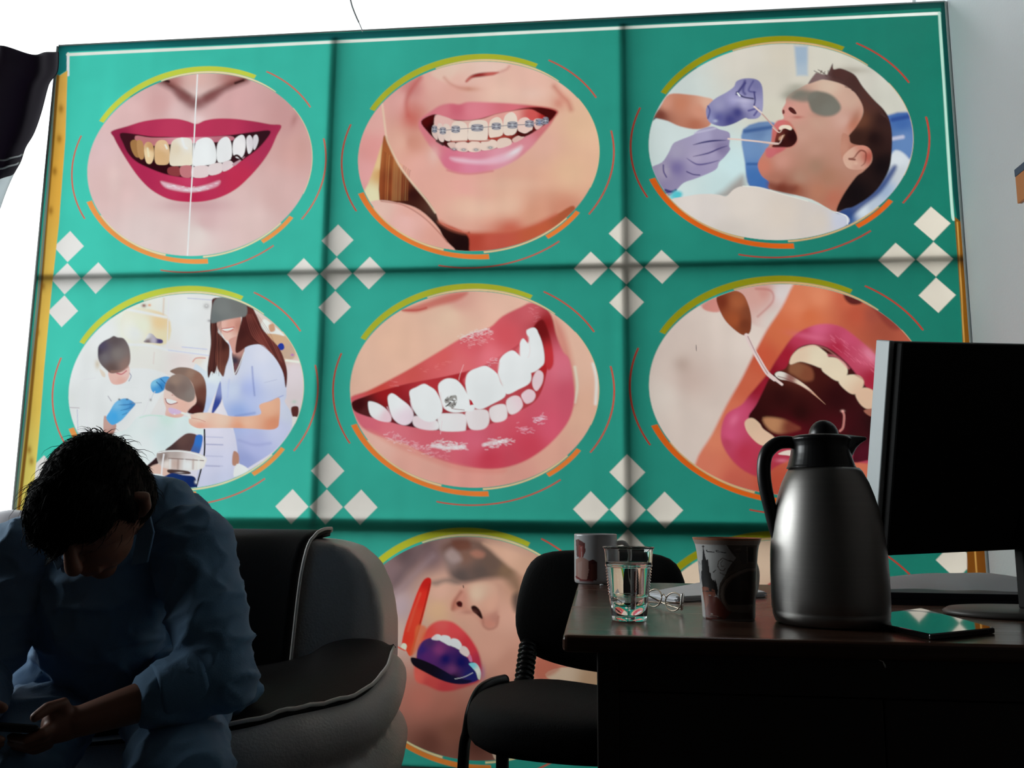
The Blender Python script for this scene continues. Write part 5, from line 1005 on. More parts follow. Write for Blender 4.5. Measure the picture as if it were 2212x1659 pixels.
# hair
b = bmesh.new()
ball(b, pl(hp_(0, -.012, .012)), (.079, .098, .110), HM, 28); ball(b, pl(hp_(0, -.042, -.030)), (.077, .068, .085), HM, 24)
ball(b, pl(hp_(-.014, .050, .052)), (.052, .062, .060), HM, 20); ball(b, pl(hp_(.022, .052, .050)), (.054, .058, .056), HM, 20)
tube(b, [pl(hp_(-.04, .075, .06)), pl(hp_(-.034, .098, .03)), pl(hp_(-.026, .110, .0))], [.026, .022, .008], seg=12); tube(b, [pl(hp_(.01, .08, .06)), pl(hp_(.0, .108, .035)), pl(hp_(-.01, .116, .008))], [.032, .022, .008], seg=12)
for s_ in (-1, 1): tube(b, [pl(hp_(.062 * s_, .02, .05)), pl(hp_(.072 * s_, .02, .01)), pl(hp_(.072 * s_, .018, -.02))], [.024, .014, .006], seg=12)
hair = remesh('hair', b, M_hair, .005, 12, body, fn=lambda p, n: .0020 * noise.noise(p * 60) + .002 * noise.noise(p * 25))
b = bmesh.new(); rs = random.Random(5)
hv = [(v.co + PB_, v.normal.copy()) for v in hair.data.vertices]
for i in range(3600):
    p, d = rs.choice(hv)
    if (p - HC).dot(crown) < -.06: continue
    tng = (face * .9 - crown * .25 + side * rs.uniform(-.7, .5)); tng = (tng - d * tng.dot(d)).normalized(); ln = rs.uniform(.012, .026); lift = rs.uniform(.05, .32)
    if rs.random() < .05: ln *= 1.7; lift = .7
    pts = [p + tng * ln * t + d * (lift * ln * t * (1.4 - t)) for t in (0, .35, .7, 1)]
    r0 = .0011; prev = None
    for k, pt in enumerate(pts):
        w_ = r0 * (1 - k / 3.2); c_ = d.cross(tng).normalized(); ring_ = [b.verts.new(pl(pt + c_ * w_)), b.verts.new(pl(pt - c_ * w_)), b.verts.new(pl(pt + d * w_))]
        if prev:
            for m_ in range(3): b.faces.new((prev[m_], prev[(m_ + 1) % 3], ring_[(m_ + 1) % 3], ring_[m_]))
        prev = ring_
for x0, y0, x1, y1, x2, y2 in ((215, 952, 200, 935, 178, 945), (225, 945, 205, 925, 190, 938), (240, 948, 215, 930, 198, 925), (205, 955, 185, 940, 165, 955), (232, 950, 222, 930, 208, 920), (160, 965, 150, 948, 145, 962), (190, 958, 175, 940, 160, 946), (65, 1095, 55, 1080, 62, 1070), (72, 1080, 60, 1065, 70, 1050), (248, 955, 262, 944, 272, 952), (62, 1120, 54, 1110, 58, 1095)):
    Y_ = 1.41; tube(b, [pl(p) for p in spline([at(x0, y0 + 10, Y_), at(x1, y1, Y_), at(x2, y2, Y_)], 5)], [.0009] * 8 + [.0005] * 3, seg=5)
o = bm_obj('hair_strands', b, M_hair, hair)
# phone held in both hands
PH = at(18, 1572, 1.345)
ph_u = (at(76, 1574, 1.355) - at(-40, 1566, 1.32)).normalized(); ph_n = Vector((.05, .35, .93)); ph_n = (ph_n - ph_u * ph_n.dot(ph_u)).normalized(); ph_v = ph_n.cross(ph_u)
PMx = Matrix((ph_u, ph_v, ph_n)).transposed().to_4x4(); PMx.translation = PH
b = bmesh.new(); box(b, (-.078, -.037, -.004), (.045, .037, .004))
phone = empty('phone', PH, 'black mobile phone held in both hands of the seated person', 'phone'); phone.matrix_world = PMx
bm_obj('case', b, mat('black_case', (.005, .005, .005), .5), phone, smooth=False, bevel=.003)
b = bmesh.new(); box(b, (-.074, -.034, .004), (.041, .034, .0046)); bm_obj('screen', b, mat('dark_screen', (.01, .01, .012), .1), phone, smooth=False)

# ------------------------------------------------------------------ things on the desk
M_steel = mat('brushed_steel', (.36, .345, .33), .42, 1, noise_amt=.08, stretch=(1, 1, 60), noise_scale=8)
M_bpl = mat('black_plastic', (.010, .010, .011), .32, spec=.5)
# vacuum flask
tp = atz(1793, 1360, DZ); YF = tp.y + .068; TC = Vector((at(1793, 1300, YF).x, YF, DZ))
kf = YF / F_PX * .965
flask = empty('vacuum_flask', TC, 'brushed steel vacuum flask with black lid and handle beside monitor', 'flask')
def zf(py): return at(1793, py, YF).z - DZ
prof = [(0, .001), (88, None, 1357), (104, None, 1351), (112, None, 1343), (116.5, None, 1330), (117.5, None, 1322), (116.8, None, 1320), (118, None, 1316), (119, None, 1290), (119, None, 1240), (118, None, 1200), (115.5, None, 1165), (111.5, None, 1130), (106, None, 1100), (98, None, 1070), (89, None, 1043), (78, None, 1020), (72, None, 1012)]
pp = [(0, .0)] + [(r * kf, max(.0005, zf(py))) for r, _, py in prof[1:]]
b = bmesh.new(); lathe(b, pp, seg=72); bm_obj('body', b, M_steel, flask)
b = bmesh.new(); col = [(73, 1013), (70, 1008), (66, 995), (62, 980), (60, 966), (61, 955), (63, 949), (60, 944), (52, 941), (30, 939)]
lathe(b, [(r * kf, zf(py)) for r, py in col], c=((-6) * kf, 0, 0), seg=48)
# pouring lip
sp = [at(1835, 975, YF), at(1846, 962, YF), at(1856, 951, YF)]
v = [Vector(p) - TC for p in sp]
tube(b, [Vector(at(1805, 972, YF)) - TC, Vector(at(1826, 962, YF)) - TC, Vector(at(1842, 954, YF)) - TC, Vector(at(1856, 950, YF)) - TC, Vector(at(1868, 947.5, YF)) - TC], [.026, .019, .011, .006, .003], seg=16)
remesh('collar', b, M_bpl, .0014, 2, flask)
b = bmesh.new(); ball(b, Vector(at(1779, 940, YF)) - TC, (31 * kf, 31 * kf, 33 * kf)); o = bm_obj('lid_knob', b, M_bpl, flask)
hp = [(1735, 962), (1718, 957), (1700, 955), (1682, 957), (1667, 966), (1655, 981), (1650, 1004), (1651, 1035), (1657, 1070), (1665, 1105), (1672, 1135), (1679, 1160)]
b = bmesh.new(); tube(b, spline([Vector(at(x, y, YF)) - TC for x, y in hp], 4), [.0085 + .0018 * math.sin(i / 44 * math.pi) for i in range(45)], seg=16, up=(0, 1, 0), flat=1.0); bm_obj('handle', b, M_bpl, flask)

# souvenir mug with castle print
mc = Vector(atz(1574, 1341, DZ)); YU = mc.y + .034; MC = Vector((at(1574, 1320, YU).x, YU, DZ))
km = YU / F_PX * 1.012
def zm(py): return at(1574, py, YU).z - DZ
mug = empty('souvenir_mug', MC, 'flared mug printed with a dark tower and an arch, beside flask', 'mug')
M_mug = bpy.data.materials.new('printed_mug'); M_mug.use_nodes = True
bs = M_mug.node_tree.nodes['Principled BSDF']; bs.inputs['Roughness'].default_value = .28
va = M_mug.node_tree.nodes.new('ShaderNodeVertexColor'); va.layer_name = 'print'; M_mug.node_tree.links.new(va.outputs[0], bs.inputs['Base Color'])
NS, NR = 420, 220
outer = [(50, 1340), (52, 1337), (53.5, 1300), (56, 1260), (59, 1220), (61.5, 1195), (64, 1182), (68.5, 1170), (69.5, 1166)]
zz = np.linspace(0, 1, NR); rr_o = np.interp(zz, np.linspace(0, 1, len(outer)), [r for r, _ in outer]) * km; zz_o = np.interp(zz, np.linspace(0, 1, len(outer)), [zm(y) for _, y in outer])
zz_o -= zz_o.min()
ang = np.linspace(0, 2 * np.pi, NS, endpoint=False)
AA, ZI = np.meshgrid(ang, np.arange(NR)); RR = rr_o[ZI]; ZZ = zz_o[ZI]
mx_, my_ = np.cos(AA) * RR, np.sin(AA) * RR
# artwork on the side towards the desk front, in picture coordinates of the mug
wpx, wpy = project(mx_ + MC.x, my_ + MC.y, ZZ + MC.z)
qx = (wpx - 1480) * 6.914; qy = (wpy - 1130) * 6.912; frontside = my_ < 0
C3 = np.zeros((NR, NS, 3)); C3[:] = (.62, .62, .61)
def inpoly(t):
    p = np.array([[float(v_) for v_ in q.split(',')] for q in t.split()]); ins = np.zeros(qx.shape, bool)
    for (x0, y0), (x1, y1) in zip(p, np.roll(p, -1, 0)):
        if y0 != y1: ins ^= ((y0 > qy) != (y1 > qy)) & (qx < (x1 - x0) * (qy - y0) / (y1 - y0) + x0)
    return ins & frontside
def paint(t, c): C3[inpoly(t)] = c
def mstroke(t, w, c):
    p = np.array([[float(v_) for v_ in q.split(',')] for q in t.split()])
    for (x0, y0), (x1, y1) in zip(p[:-1], p[1:]):
        dx, dy = x1 - x0, y1 - y0; h = np.clip(((qx - x0) * dx + (qy - y0) * dy) / (dx * dx + dy * dy), 0, 1)
        C3[(np.hypot(qx - x0 - h * dx, qy - y0 - h * dy) < w) & frontside] = c
# dark town scene over the right part with a pale sky at the left
paint("620,330 700,450 760,520 700,600 640,680 600,780 520,900 500,1000 480,1480 1060,1480 1080,330", (.16, .12, .10))
paint("860,330 920,330 920,600 850,620 800,480", (.12, .095, .085))
mstroke("650,370 700,410 760,480", 6, (.09, .07, .06)); mstroke("760,435 830,435", 7, (.04, .03, .03)); mstroke("740,400 830,385", 4, (.3, .26, .24))
paint("940,360 1020,360 1020,580 940,580", (.07, .055, .05)); mstroke("925,360 930,580", 6, (.26, .22, .2)); mstroke("930,590 1030,590", 5, (.24, .2, .18))
mstroke("640,560 560,520 500,570 485,640 520,700 575,710 600,680", 6, (.17, .13, .11)); mstroke("560,560 530,600 545,650 580,640", 5, (.24, .2, .18)); mstroke("640,560 700,570 740,620 700,690 620,740", 8, (.12, .09, .08)); mstroke("520,740 600,780 590,830", 6, (.22, .18, .16))
# arch ring
t_ = np.linspace(-.1, 1.32, 30); ax = [1010 - 470 * math.sin(q * 1.15 + .12) for q in t_]; 
mstroke(" ".join("%f,%f" % (x, y) for x, y in [(1040, 690), (940, 690), (800, 735), (680, 800), (600, 880), (555, 960), (545, 1060), (560, 1160), (600, 1240), (660, 1300), (760, 1330)]), 26, (.30, .235, .195))
paint("1060,720 950,720 830,765 710,840 640,920 600,1000 590,1100 620,1180 660,1230 1010,1220 1060,1000", (.055, .042, .036))
mstroke("1040,665 930,668 800,712 680,775 590,850 535,950 520,1060 540,1170 600,1270", 5, (.05, .035, .03))
paint("640,1225 1000,1215 960,1330 860,1360 760,1330 680,1290", (.24, .20, .17)); paint("820,860 960,870 940,1000 820,1010", (.08, .055, .045)); 
# wall and tower
paint("280,1100 350,1080 480,1100 540,1180 640,1310 1000,1380 990,1470 310,1440", (.16, .035, .022)); paint("700,1330 1000,1340 990,1470 560,1470", (.12, .085, .07))
paint("268,345 275,380 300,500 312,545 320,560 325,540 340,540 345,600 360,680 365,735 385,750 392,820 410,850 430,850 440,870 450,840 470,900 490,1000 480,1100 460,1060 400,1000 380,1050 300,1120 285,1100 262,960 245,850 240,720 252,700 245,560 258,545 262,430", (.020, .018, .018))
paint("250,950 330,960 380,970 440,1000 460,1080 430,1100 350,1060 350,1200 300,1280 270,1080", (.28, .075, .035)); mstroke("262,1015 430,1020", 7, (.04, .02, .02)); paint("345,980 395,960 400,1010 365,1020", (.02, .018, .018))
mstroke("255,350 268,340 282,350", 7, (.03, .025, .025)); mstroke("268,340 270,420", 6, (.03, .025, .025))
mstroke("315,405 330,425 380,428 435,435", 6, (.04, .04, .04)); mstroke("460,410 475,430 540,432 610,446", 6, (.04, .04, .04)); mstroke("330,400 320,420", 4, (.05, .05, .05)); mstroke("470,405 500,412", 4, (.05, .05, .05))
mstroke("415,735 435,722 455,705", 6, (.06, .055, .05)); mstroke("435,722 430,740", 4, (.06, .055, .05)); mstroke("205,570 230,620", 3, (.1, .12, .15)); mstroke("190,640 240,800 230,900", 4, (.25, .3, .38))
mstroke("320,1385 420,1400 560,1420", 7, (.02, .015, .015)); mstroke("385,1352 410,1358", 7, (.6, .55, .5)); mstroke("370,1375 500,1395", 5, (.35, .25, .2))
C3[(qy > 1440)] = (.5, .5, .48); C3[ZZ > ZZ.max() - .0095] = (.44, .35, .30); C3[ZZ > ZZ.max() - .003] = (.50, .20, .11)
b = bmesh.new(); 
inner_n = 24; ivs = []
zin = np.linspace(zz_o[-1], .006, inner_n); rin = np.interp(zin, zz_o, rr_o) - .003
rows_all = [(RR[i, 0], ZZ[i, 0], C3[i]) for i in range(NR)] + [(rin[i], zin[i], np.tile((.50, .15, .07), (NS, 1))) for i in range(inner_n)]
vs = np.concatenate([np.stack([np.cos(ang) * r, np.sin(ang) * r, np.full(NS, z)], 1) for r, z, _ in rows_all]); cs = np.concatenate([c for _, _, c in rows_all])
NRR = len(rows_all); ix = np.arange(NRR * NS).reshape(NRR, NS); q4 = np.stack([ix[:-1], np.roll(ix[:-1], -1, 1), np.roll(ix[1:], -1, 1), ix[1:]], -1).reshape(-1, 4)
me = bpy.data.meshes.new('body'); me.from_pydata(vs.tolist(), [], q4.tolist() + [list(range(NS))[::-1], list(range((NRR - 1) * NS, NRR * NS))])
ca = me.color_attributes.new('print', 'FLOAT_COLOR', 'POINT'); ca.data.foreach_set('color', np.concatenate([cs, np.ones((len(cs), 1))], 1).astype(np.float32).ravel())
link_mesh('body', me, M_mug, mug); b.free()
b = bmesh.new(); hx = .062
tube(b, spline([(.030, .045, .085), (.045, .062, .086), (.055, .072, .065), (.050, .066, .035), (.034, .045, .022)], 5), .005, seg=12); bm_obj('handle', b, mat('white_glaze', (.7, .7, .68), .2), mug)

# white photo mug behind
wc = Vector(atz(1288, 1262, DZ)); YW = wc.y + .042; WC = Vector((at(1287, 1250, YW).x, YW, DZ)); kw = YW / F_PX * 1.012
wm = empty('photo_mug', WC, 'white straight mug with a small red and brown photo print, at the desk corner', 'mug')
hW = at(1287, 1154, YW).z - DZ
M_wm = bpy.data.materials.new('white_photo_mug'); M_wm.use_nodes = True
bs = M_wm.node_tree.nodes['Principled BSDF']; bs.inputs['Roughness'].default_value = .2
va = M_wm.node_tree.nodes.new('ShaderNodeVertexColor'); va.layer_name = 'print'; M_wm.node_tree.links.new(va.outputs[0], bs.inputs['Base Color'])
NS, NR = 220, 90; ang = np.linspace(0, 2 * np.pi, NS, endpoint=False); rad = 44.5 * kw
pr_ = [(rad * .93, 0), (rad * .98, .002), (rad, .008)] + [(rad, .008 + (hW - .012) * i / (NR - 1)) for i in range(1, NR)] + [(rad * 1.005, hW - .001), (rad * .97, hW + .001), (rad * .93, hW - .002), (rad * .92, .01)]
vs = np.concatenate([np.stack([np.cos(ang) * r, np.sin(ang) * r, np.full(NS, z)], 1) for r, z in pr_])
wpx, wpy = project(vs[:, 0] + WC.x, vs[:, 1] + WC.y, vs[:, 2] + WC.z); qx = (wpx - 1220) * 6.914; qy = (wpy - 1130) * 6.912; frontside = (vs[:, 1] < 0) & (np.hypot(vs[:, 0], vs[:, 1]) > rad * .96)
C3 = np.zeros((len(vs), 3)); C3[:] = (.50, .50, .51)
paint("165,250 200,240 300,300 310,420 270,520 180,500", (.14, .04, .035)); paint("205,330 270,340 270,500 210,520", (.32, .08, .07)); paint("165,540 250,500 360,560 380,620 340,850 165,840", (.42, .24, .20)); paint("190,600 260,560 250,820 200,840", (.46, .30, .26))
paint("350,570 420,540 480,580 480,860 330,850 360,700", (.09, .025, .022)); paint("390,620 470,600 475,840 380,840", (.13, .04, .03)); mstroke("170,800 240,850 420,865", 12, (.2, .03, .03)); mstroke("245,360 250,500", 6, (.5, .35, .32)); mstroke("640,780 650,840", 14, (.12, .12, .16))
NRR = len(pr_); ix = np.arange(NRR * NS).reshape(NRR, NS); q4 = np.stack([ix[:-1], np.roll(ix[:-1], -1, 1), np.roll(ix[1:], -1, 1), ix[1:]], -1).reshape(-1, 4)
me = bpy.data.meshes.new('body'); me.from_pydata(vs.tolist(), [], q4.tolist() + [list(range(NS))[::-1], list(range((NRR - 1) * NS, NRR * NS))])
ca = me.color_attributes.new('print', 'FLOAT_COLOR', 'POINT'); ca.data.foreach_set('color', np.concatenate([C3, np.ones((len(C3), 1))], 1).astype(np.float32).ravel())
link_mesh('body', me, M_wm, wm)
b = bmesh.new(); tube(b, spline([(rad * .9, .012, hW * .80), (rad * 1.35, .016, hW * .82), (rad * 1.62, .02, hW * .6), (rad * 1.45, .018, hW * .32), (rad * .9, .012, hW * .2)], 5), .0055, seg=12); bm_obj('handle', b, mat('white_glaze', (.7, .7, .68), .2), wm)

# clear plastic cup of water
YK = atz(1359, 1344, DZ).y + .024; pc = Vector((at(1359, 1330, YK).x, YK, DZ)); kc = YK / F_PX * 1.012
cup = empty('plastic_cup', pc, 'clear ribbed plastic cup of water in front of white mug', 'cup')
def zc(py): return max(.0004, at(1359, py, YK).z - DZ)
def clear(name, ior, col=(1, 1, 1), rough=0.0):
    m = bpy.data.materials.new(name); m.use_nodes = True; b_ = m.node_tree.nodes['Principled BSDF']
    b_.inputs['Base Color'].default_value = (*col, 1); b_.inputs['Transmission Weight'].default_value = 1; b_.inputs['IOR'].default_value = ior; b_.inputs['Roughness'].default_value = rough; return m
prof = [(34.5, 1337), (35.5, 1330), (37, 1326), (39, 1300), (40.5, 1287)]
for i in range(22): prof.append((41 + i * .28 + (1.7 if i % 2 else -1.2), 1285 - i * 3.05))
prof += [(48.0, 1213), (49.2, 1195), (50, 1188), (51.5, 1183), (53.5, 1181.5), (53.5, 1179.5)]
po_ = [(r * kc, zc(y)) for r, y in prof]; z0 = po_[0][1]; po_ = [(r, z - z0 + .0006) for r, z in po_]
inn = [(r - .0011, z) for r, z in po_[::-1]][1:]
b = bmesh.new(); lathe(b, [(0.001, .0006)] + po_ + inn[:-2] + [(inn[-3][0] - .001, inn[-2][1] + .002), (.001, inn[-2][1] + .002)], seg=64); bm_obj('wall', b, clear('clear_plastic', 1.32, (.97, .98, .98), .02), cup)
wl = [(r - .0013, z) for r, z in po_[1:] if z < zc(1215)]
b = bmesh.new(); lathe(b, [(.001, wl[0][1] + .003)] + [(r, z + .003) for r, z in wl[:1]] + wl[1:] + [(wl[-1][0], zc(1214)), (.001, zc(1214))], seg=64); bm_obj('water', b, clear('water', 1.33, (.97, 1, .99)), cup)

# paper stack behind the cup, glasses
def sheet_stack(name, quad, z0, z1, m, label, cat, n_s=5, jit=.004, group=None):
    b = bmesh.new(); c = sum(quad, Vector()) / 4; C_ = Vector((c.x, c.y, z0))
    for k in range(n_s):
        a0 = z0 + (z1 - z0) * k / n_s; a1 = z0 + (z1 - z0) * (k + .93) / n_s; d = Vector((random.uniform(-jit, jit), random.uniform(-jit, jit), 0))
        lo = [b.verts.new(Vector((p.x, p.y, a0)) + d - C_) for p in quad]; hi = [b.verts.new(Vector((p.x, p.y, a1)) + d - C_) for p in quad]
        b.faces.new(hi); b.faces.new(lo[::-1])
        for i in range(4): b.faces.new((hi[i], lo[i], lo[(i + 1) % 4], hi[(i + 1) % 4]))
    o = bm_obj(name, b, m, smooth=False); o.location = C_; tag(o, label, cat, group); return o
M_paper = mat('white_paper', (.90, .92, .95), .7, noise_amt=.03)
sheet_stack('paper_stack', [atz(1398, 1291, DZ), atz(1462, 1301, DZ), atz(1655, 1290, DZ), atz(1560, 1259, DZ)], DZ, DZ + .010, M_paper, 'white paper stack between clear cup and printed mug', 'papers', 6)
sheet_stack('grey_folder', [atz(1668, 1306, DZ), atz(1740, 1300, DZ), atz(1755, 1272, DZ), atz(1672, 1272, DZ)], DZ, DZ + .008, mat('dark_grey_folder', (.10, .10, .10), .5), 'dark grey folder lying between printed mug and flask', 'folder', 2)
sheet_stack('loose_sheet', [atz(1672, 1281, DZ), atz(1700, 1274, DZ), atz(1690, 1270, DZ), atz(1674, 1270, DZ)], DZ + .0085, DZ + .0095, M_paper, 'small white sheet lying on the dark grey folder', 'paper', 1)
# folded reading glasses
gp = Vector(atz(1445, 1306, DZ))
gl_ = empty('reading_glasses', gp, 'folded metal framed glasses lying in front of the white paper stack', 'glasses')
M_gm = mat('glasses_metal', (.45, .38, .30), .25, 1)
b = bmesh.new()
G0, G1 = Vector(atz(1398, 1300, DZ + .006)) - gp, Vector(atz(1472, 1316, DZ + .006)) - gp
d = (G1 - G0)
for t0, t1 in ((.0, .44), (.56, 1.0)):
    a_, c_ = G0 + d * t0, G0 + d * t1; path = []
    for i in range(25):
        t = i / 24 * 2 * math.pi; m_ = (a_ + c_) / 2 + (c_ - a_) / 2 * math.cos(t) + Vector((.004, .012, .013)) * math.sin(t) + Vector((0, 0, .009)); path.append(m_)
    tube(b, path, .0011, seg=6, cap=False)
tube(b, [G0 + d * .44 + Vector((0, 0, .014)), G0 + d * .5 + Vector((0, 0, .018)), G0 + d * .56 + Vector((0, 0, .014))], .001, seg=6)
bm_obj('frame', b, M_gm, gl_)
for s_ in (0, 1):
    b = bmesh.new(); e0 = (G1 if s_ else G0) + Vector((0, 0, .010)); e1 = (G0 if s_ else G1) + Vector((.0, .012, -.001)); tube(b, [e0, e0 + Vector((.002, -.005 if s_ else .004, 0)), e0.lerp(e1, .6) + Vector((0, .004 + .006 * s_, -.002)), e1], .0014, seg=8); bm_obj('temple', b, M_gm, gl_)
b = bmesh.new(); tube(b, [G1 + Vector((.0, 0, .001)), G1 + Vector((.002, -.001, .022))], .0028, seg=10); bm_obj('hinge', b, mat('bright_metal', (.9, .88, .85), .25, 1), gl_)
cb = Vector(atz(1300, 1266, DZ)); b = bmesh.new(); ball(b, (0, 0, .0022), (.0045, .003, .0022)); o = bm_obj('paper_scrap', b, M_paper); o.location = cb; tag(o, 'tiny white scrap lying before the white mug', 'scrap')

# monitor seen from behind, leaning a little towards the window side
YM = 1.385
dirx = Vector((1, .36, 0)).normalized(); nrm = Vector((dirx.y, -dirx.x, 0))
m1 = at(1893, 1192, YM); m0 = at(1904, 734, YM - .085); mh = (m0.z - m1.z) / math.cos(math.radians(14))
mb = Vector((m1.x, YM, m1.z)); zb_, zt_ = m1.z, m1.z + mh
MO = mb + dirx * .29; MO.z = DZ
mon = empty('monitor', MO, 'black flat computer monitor turned away, with pale left edge', 'monitor')
Mm0 = Matrix.Translation(Vector((mb.x, mb.y, 0)) - MO) @ Matrix(((dirx.x, -nrm.x, 0, 0), (dirx.y, -nrm.y, 0, 0), (0, 0, 1, 0), (0, 0, 0, 1)))
Mm = Mm0 @ Matrix.Translation((0, 0, zb_)) @ Matrix.Rotation(math.radians(14), 4, 'X') @ Matrix.Rotation(-math.radians(2.2), 4, 'Y') @ Matrix.Translation((0, 0, -zb_))
M_side = mat('pale_monitor_edge', (.60, .66, .68), .35)
b = bmesh.new(); box(b, (.010, -.012, zb_ - .004), (.56, .030, zt_ - .001), Mm); bm_obj('back_shell', b, mat('black_monitor_back', (.004, .004, .004), .65, spec=.2), mon, smooth=False, bevel=.005)
b = bmesh.new(); box(b, (.0, .004, zb_ + .004), (.0095, .036, zt_), Mm); bm_obj('edge_strip', b, M_side, mon, smooth=False, bevel=.002)
b = bmesh.new(); box(b, (.012, .031, zb_ + .01), (.55, .036, zt_ - .005), Mm); bm_obj('screen', b, mat('dark_screen', (.01, .01, .012), .1), mon, smooth=False)
for i in range(9):
    if i == 0: b = bmesh.new()
    box(b, (.40 + i * .012, -.0128, zb_ + .06), (.405 + i * .012, -.0118, zb_ + .10), Mm)
bm_obj('vent', b, M_plain_black, mon, smooth=False)
sx_ = at(2197, 1250, YM + .06)
so = (sx_.x - mb.x) / dirx.x
b = bmesh.new(); box(b, (so, -.030, DZ + .012), (so + .07, -.010, zb_ + .13), Mm0); bm_obj('stand_column', b, mat('black_monitor_back', (.004, .004, .004), .65), mon, smooth=False, bevel=.004)
b = bmesh.new(); cx = Vector((mb.x, mb.y, 0)) + dirx * (so + .035) - nrm * .0 - MO
for z, k in ((0.0008, 1), (.006, 1), (.011, .9)): pass
lathe(b, [(.132, .0008), (.134, .005), (.126, .010), (.05, .013)], seg=64); 
for v_ in b.verts: v_.co.y *= .66; v_.co += Vector((cx.x, cx.y - .005, 0))
bm_obj('stand_base', b, mat('dark_grey_plastic', (.07, .065, .06), .45), mon, smooth=True)
# binder with papers behind the stand
q = [atz(1880, 1316, DZ), atz(2300, 1318, DZ), atz(2300, 1268, DZ), atz(1880, 1268, DZ)]
q[0].y = q[1].y = 1.61; q[2].y = q[3].y = 1.80; q[0].x, q[3].x = at(1890, 1300, 1.52).x, at(1895, 1280, 1.8).x; q[1].x = q[2].x = 1.10
sheet_stack('ring_binder', q, DZ, DZ + .022, mat('dark_blue_binder', (.012, .012, .03), .4), 'dark blue binder under the white papers behind monitor stand', 'binder', 2, .002)
b = bmesh.new(); NX, NY = 40, 14; PB = Vector((q[0].x, q[0].y, DZ + .0225)); g = []
for j in range(NY):
    r_ = []
    for i in range(NX):
        u_, v_ = i / (NX - 1), j / (NY - 1); x = q[0].x - .0 + (q[1].x - q[0].x) * u_; y = 1.62 + .17 * v_
        s_ = (x - q[0].x) / .40
        h = .004 + .020 * math.sin(min(1, v_ * 1.1) * math.pi * .5) * (math.exp(-((s_ - .62) / .42) ** 2)) + .0025 * noise.noise(Vector((x * 14, y * 9, 1)))
        r_.append(b.verts.new(Vector((x, y, DZ + .023 + max(.001, h))) - PB))
    g.append(r_)
for A, C in zip(g, g[1:]):
    for i in range(NX - 1): b.faces.new((A[i], A[i + 1], C[i + 1], C[i]))
M_thin = bpy.data.materials.new('thin_paper'); M_thin.use_nodes = True
n = M_thin.node_tree.nodes; l = M_thin.node_tree.links; bs = n['Principled BSDF']; bs.inputs['Base Color'].default_value = (.88, .90, .93, 1)
tt = n.new('ShaderNodeBsdfTranslucent'); tt.inputs[0].default_value = (.88, .92, .96, 1); ms = n.new('ShaderNodeMixShader'); ms.inputs[0].default_value = .5
l.new(bs.outputs[0], ms.inputs[1]); l.new(tt.outputs[0], ms.inputs[2]); l.new(ms.outputs[0], n['Material Output'].inputs[0])
o = bm_obj('loose_papers', b, M_thin); o.location = PB; sd = o.modifiers.new('t', 'SOLIDIFY'); sd.thickness = .0; sd.offset = -1; o.modifiers.remove(sd)
tag(o, 'heap of white papers bulging on top of the dark blue binder', 'papers')
# glossy tablet reflecting the banner
tq = [atz(1840, 1345, DZ), atz(1990, 1324, DZ), atz(2150, 1369, DZ), atz(2010, 1384, DZ)]
for p in tq: p.y = max(p.y, DY0 + .01)
c = sum(tq, Vector()) / 4; b = bmesh.new(); TQ = Vector((c.x, c.y, DZ))
lo = [b.verts.new(Vector((p.x, p.y, DZ + .0004)) - TQ) for p in tq]; hi = [b.verts.new(Vector((p.x, p.y, DZ + .008)) - TQ) for p in tq]
b.faces.new(hi); b.faces.new(lo[::-1])
for i in range(4): b.faces.new((hi[i], lo[i], lo[(i + 1) % 4], hi[(i + 1) % 4]))
o = bm_obj('tablet', b, mat('black_gloss', (.006, .006, .006), .04, spec=.9, coat=.5), smooth=False, bevel=.002); o.location = TQ; tag(o, 'glossy black tablet lying beside the flask, mirroring the banner', 'tablet')

# ------------------------------------------------------------------ curtain, wire, wall calendar, cushion
M_cur = bpy.data.materials.new('dark_curtain'); M_cur.use_nodes = True
n = M_cur.node_tree.nodes; l = M_cur.node_tree.links; bs = n['Principled BSDF']; bs.inputs['Base Color'].default_value = (.045, .032, .052, 1); bs.inputs['Roughness'].default_value = .6
bs.inputs['Sheen Weight'].default_value = .3
tt = n.new('ShaderNodeBsdfTranslucent'); tt.inputs[0].default_value = (.16, .12, .19, 1); ms = n.new('ShaderNodeMixShader'); ms.inputs[0].default_value = .25
l.new(bs.outputs[0], ms.inputs[1]); l.new(tt.outputs[0], ms.inputs[2]); l.new(ms.outputs[0], n['Material Output'].inputs[0])
M_shr = bpy.data.materials.new('sheer_lining'); M_shr.use_nodes = True
n = M_shr.node_tree.nodes; l = M_shr.node_tree.links; bs = n['Principled BSDF']; bs.inputs['Base Color'].default_value = (.7, .74, .78, 1)
tt = n.new('ShaderNodeBsdfTranslucent'); tt.inputs[0].default_value = (.9, .95, .97, 1); ms = n.new('ShaderNodeMixShader'); ms.inputs[0].default_value = .75
l.new(bs.outputs[0], ms.inputs[1]); l.new(tt.outputs[0], ms.inputs[2]); l.new(ms.outputs[0], n['Material Output'].inputs[0])
YC = 3.02
topc = spline([at(-420, 95, YC), at(-200, 105, YC), at(-40, 112, YC), at(0, 111, YC), at(60, 108, YC), at(100, 107, YC), at(124, 106, YC)], 8)
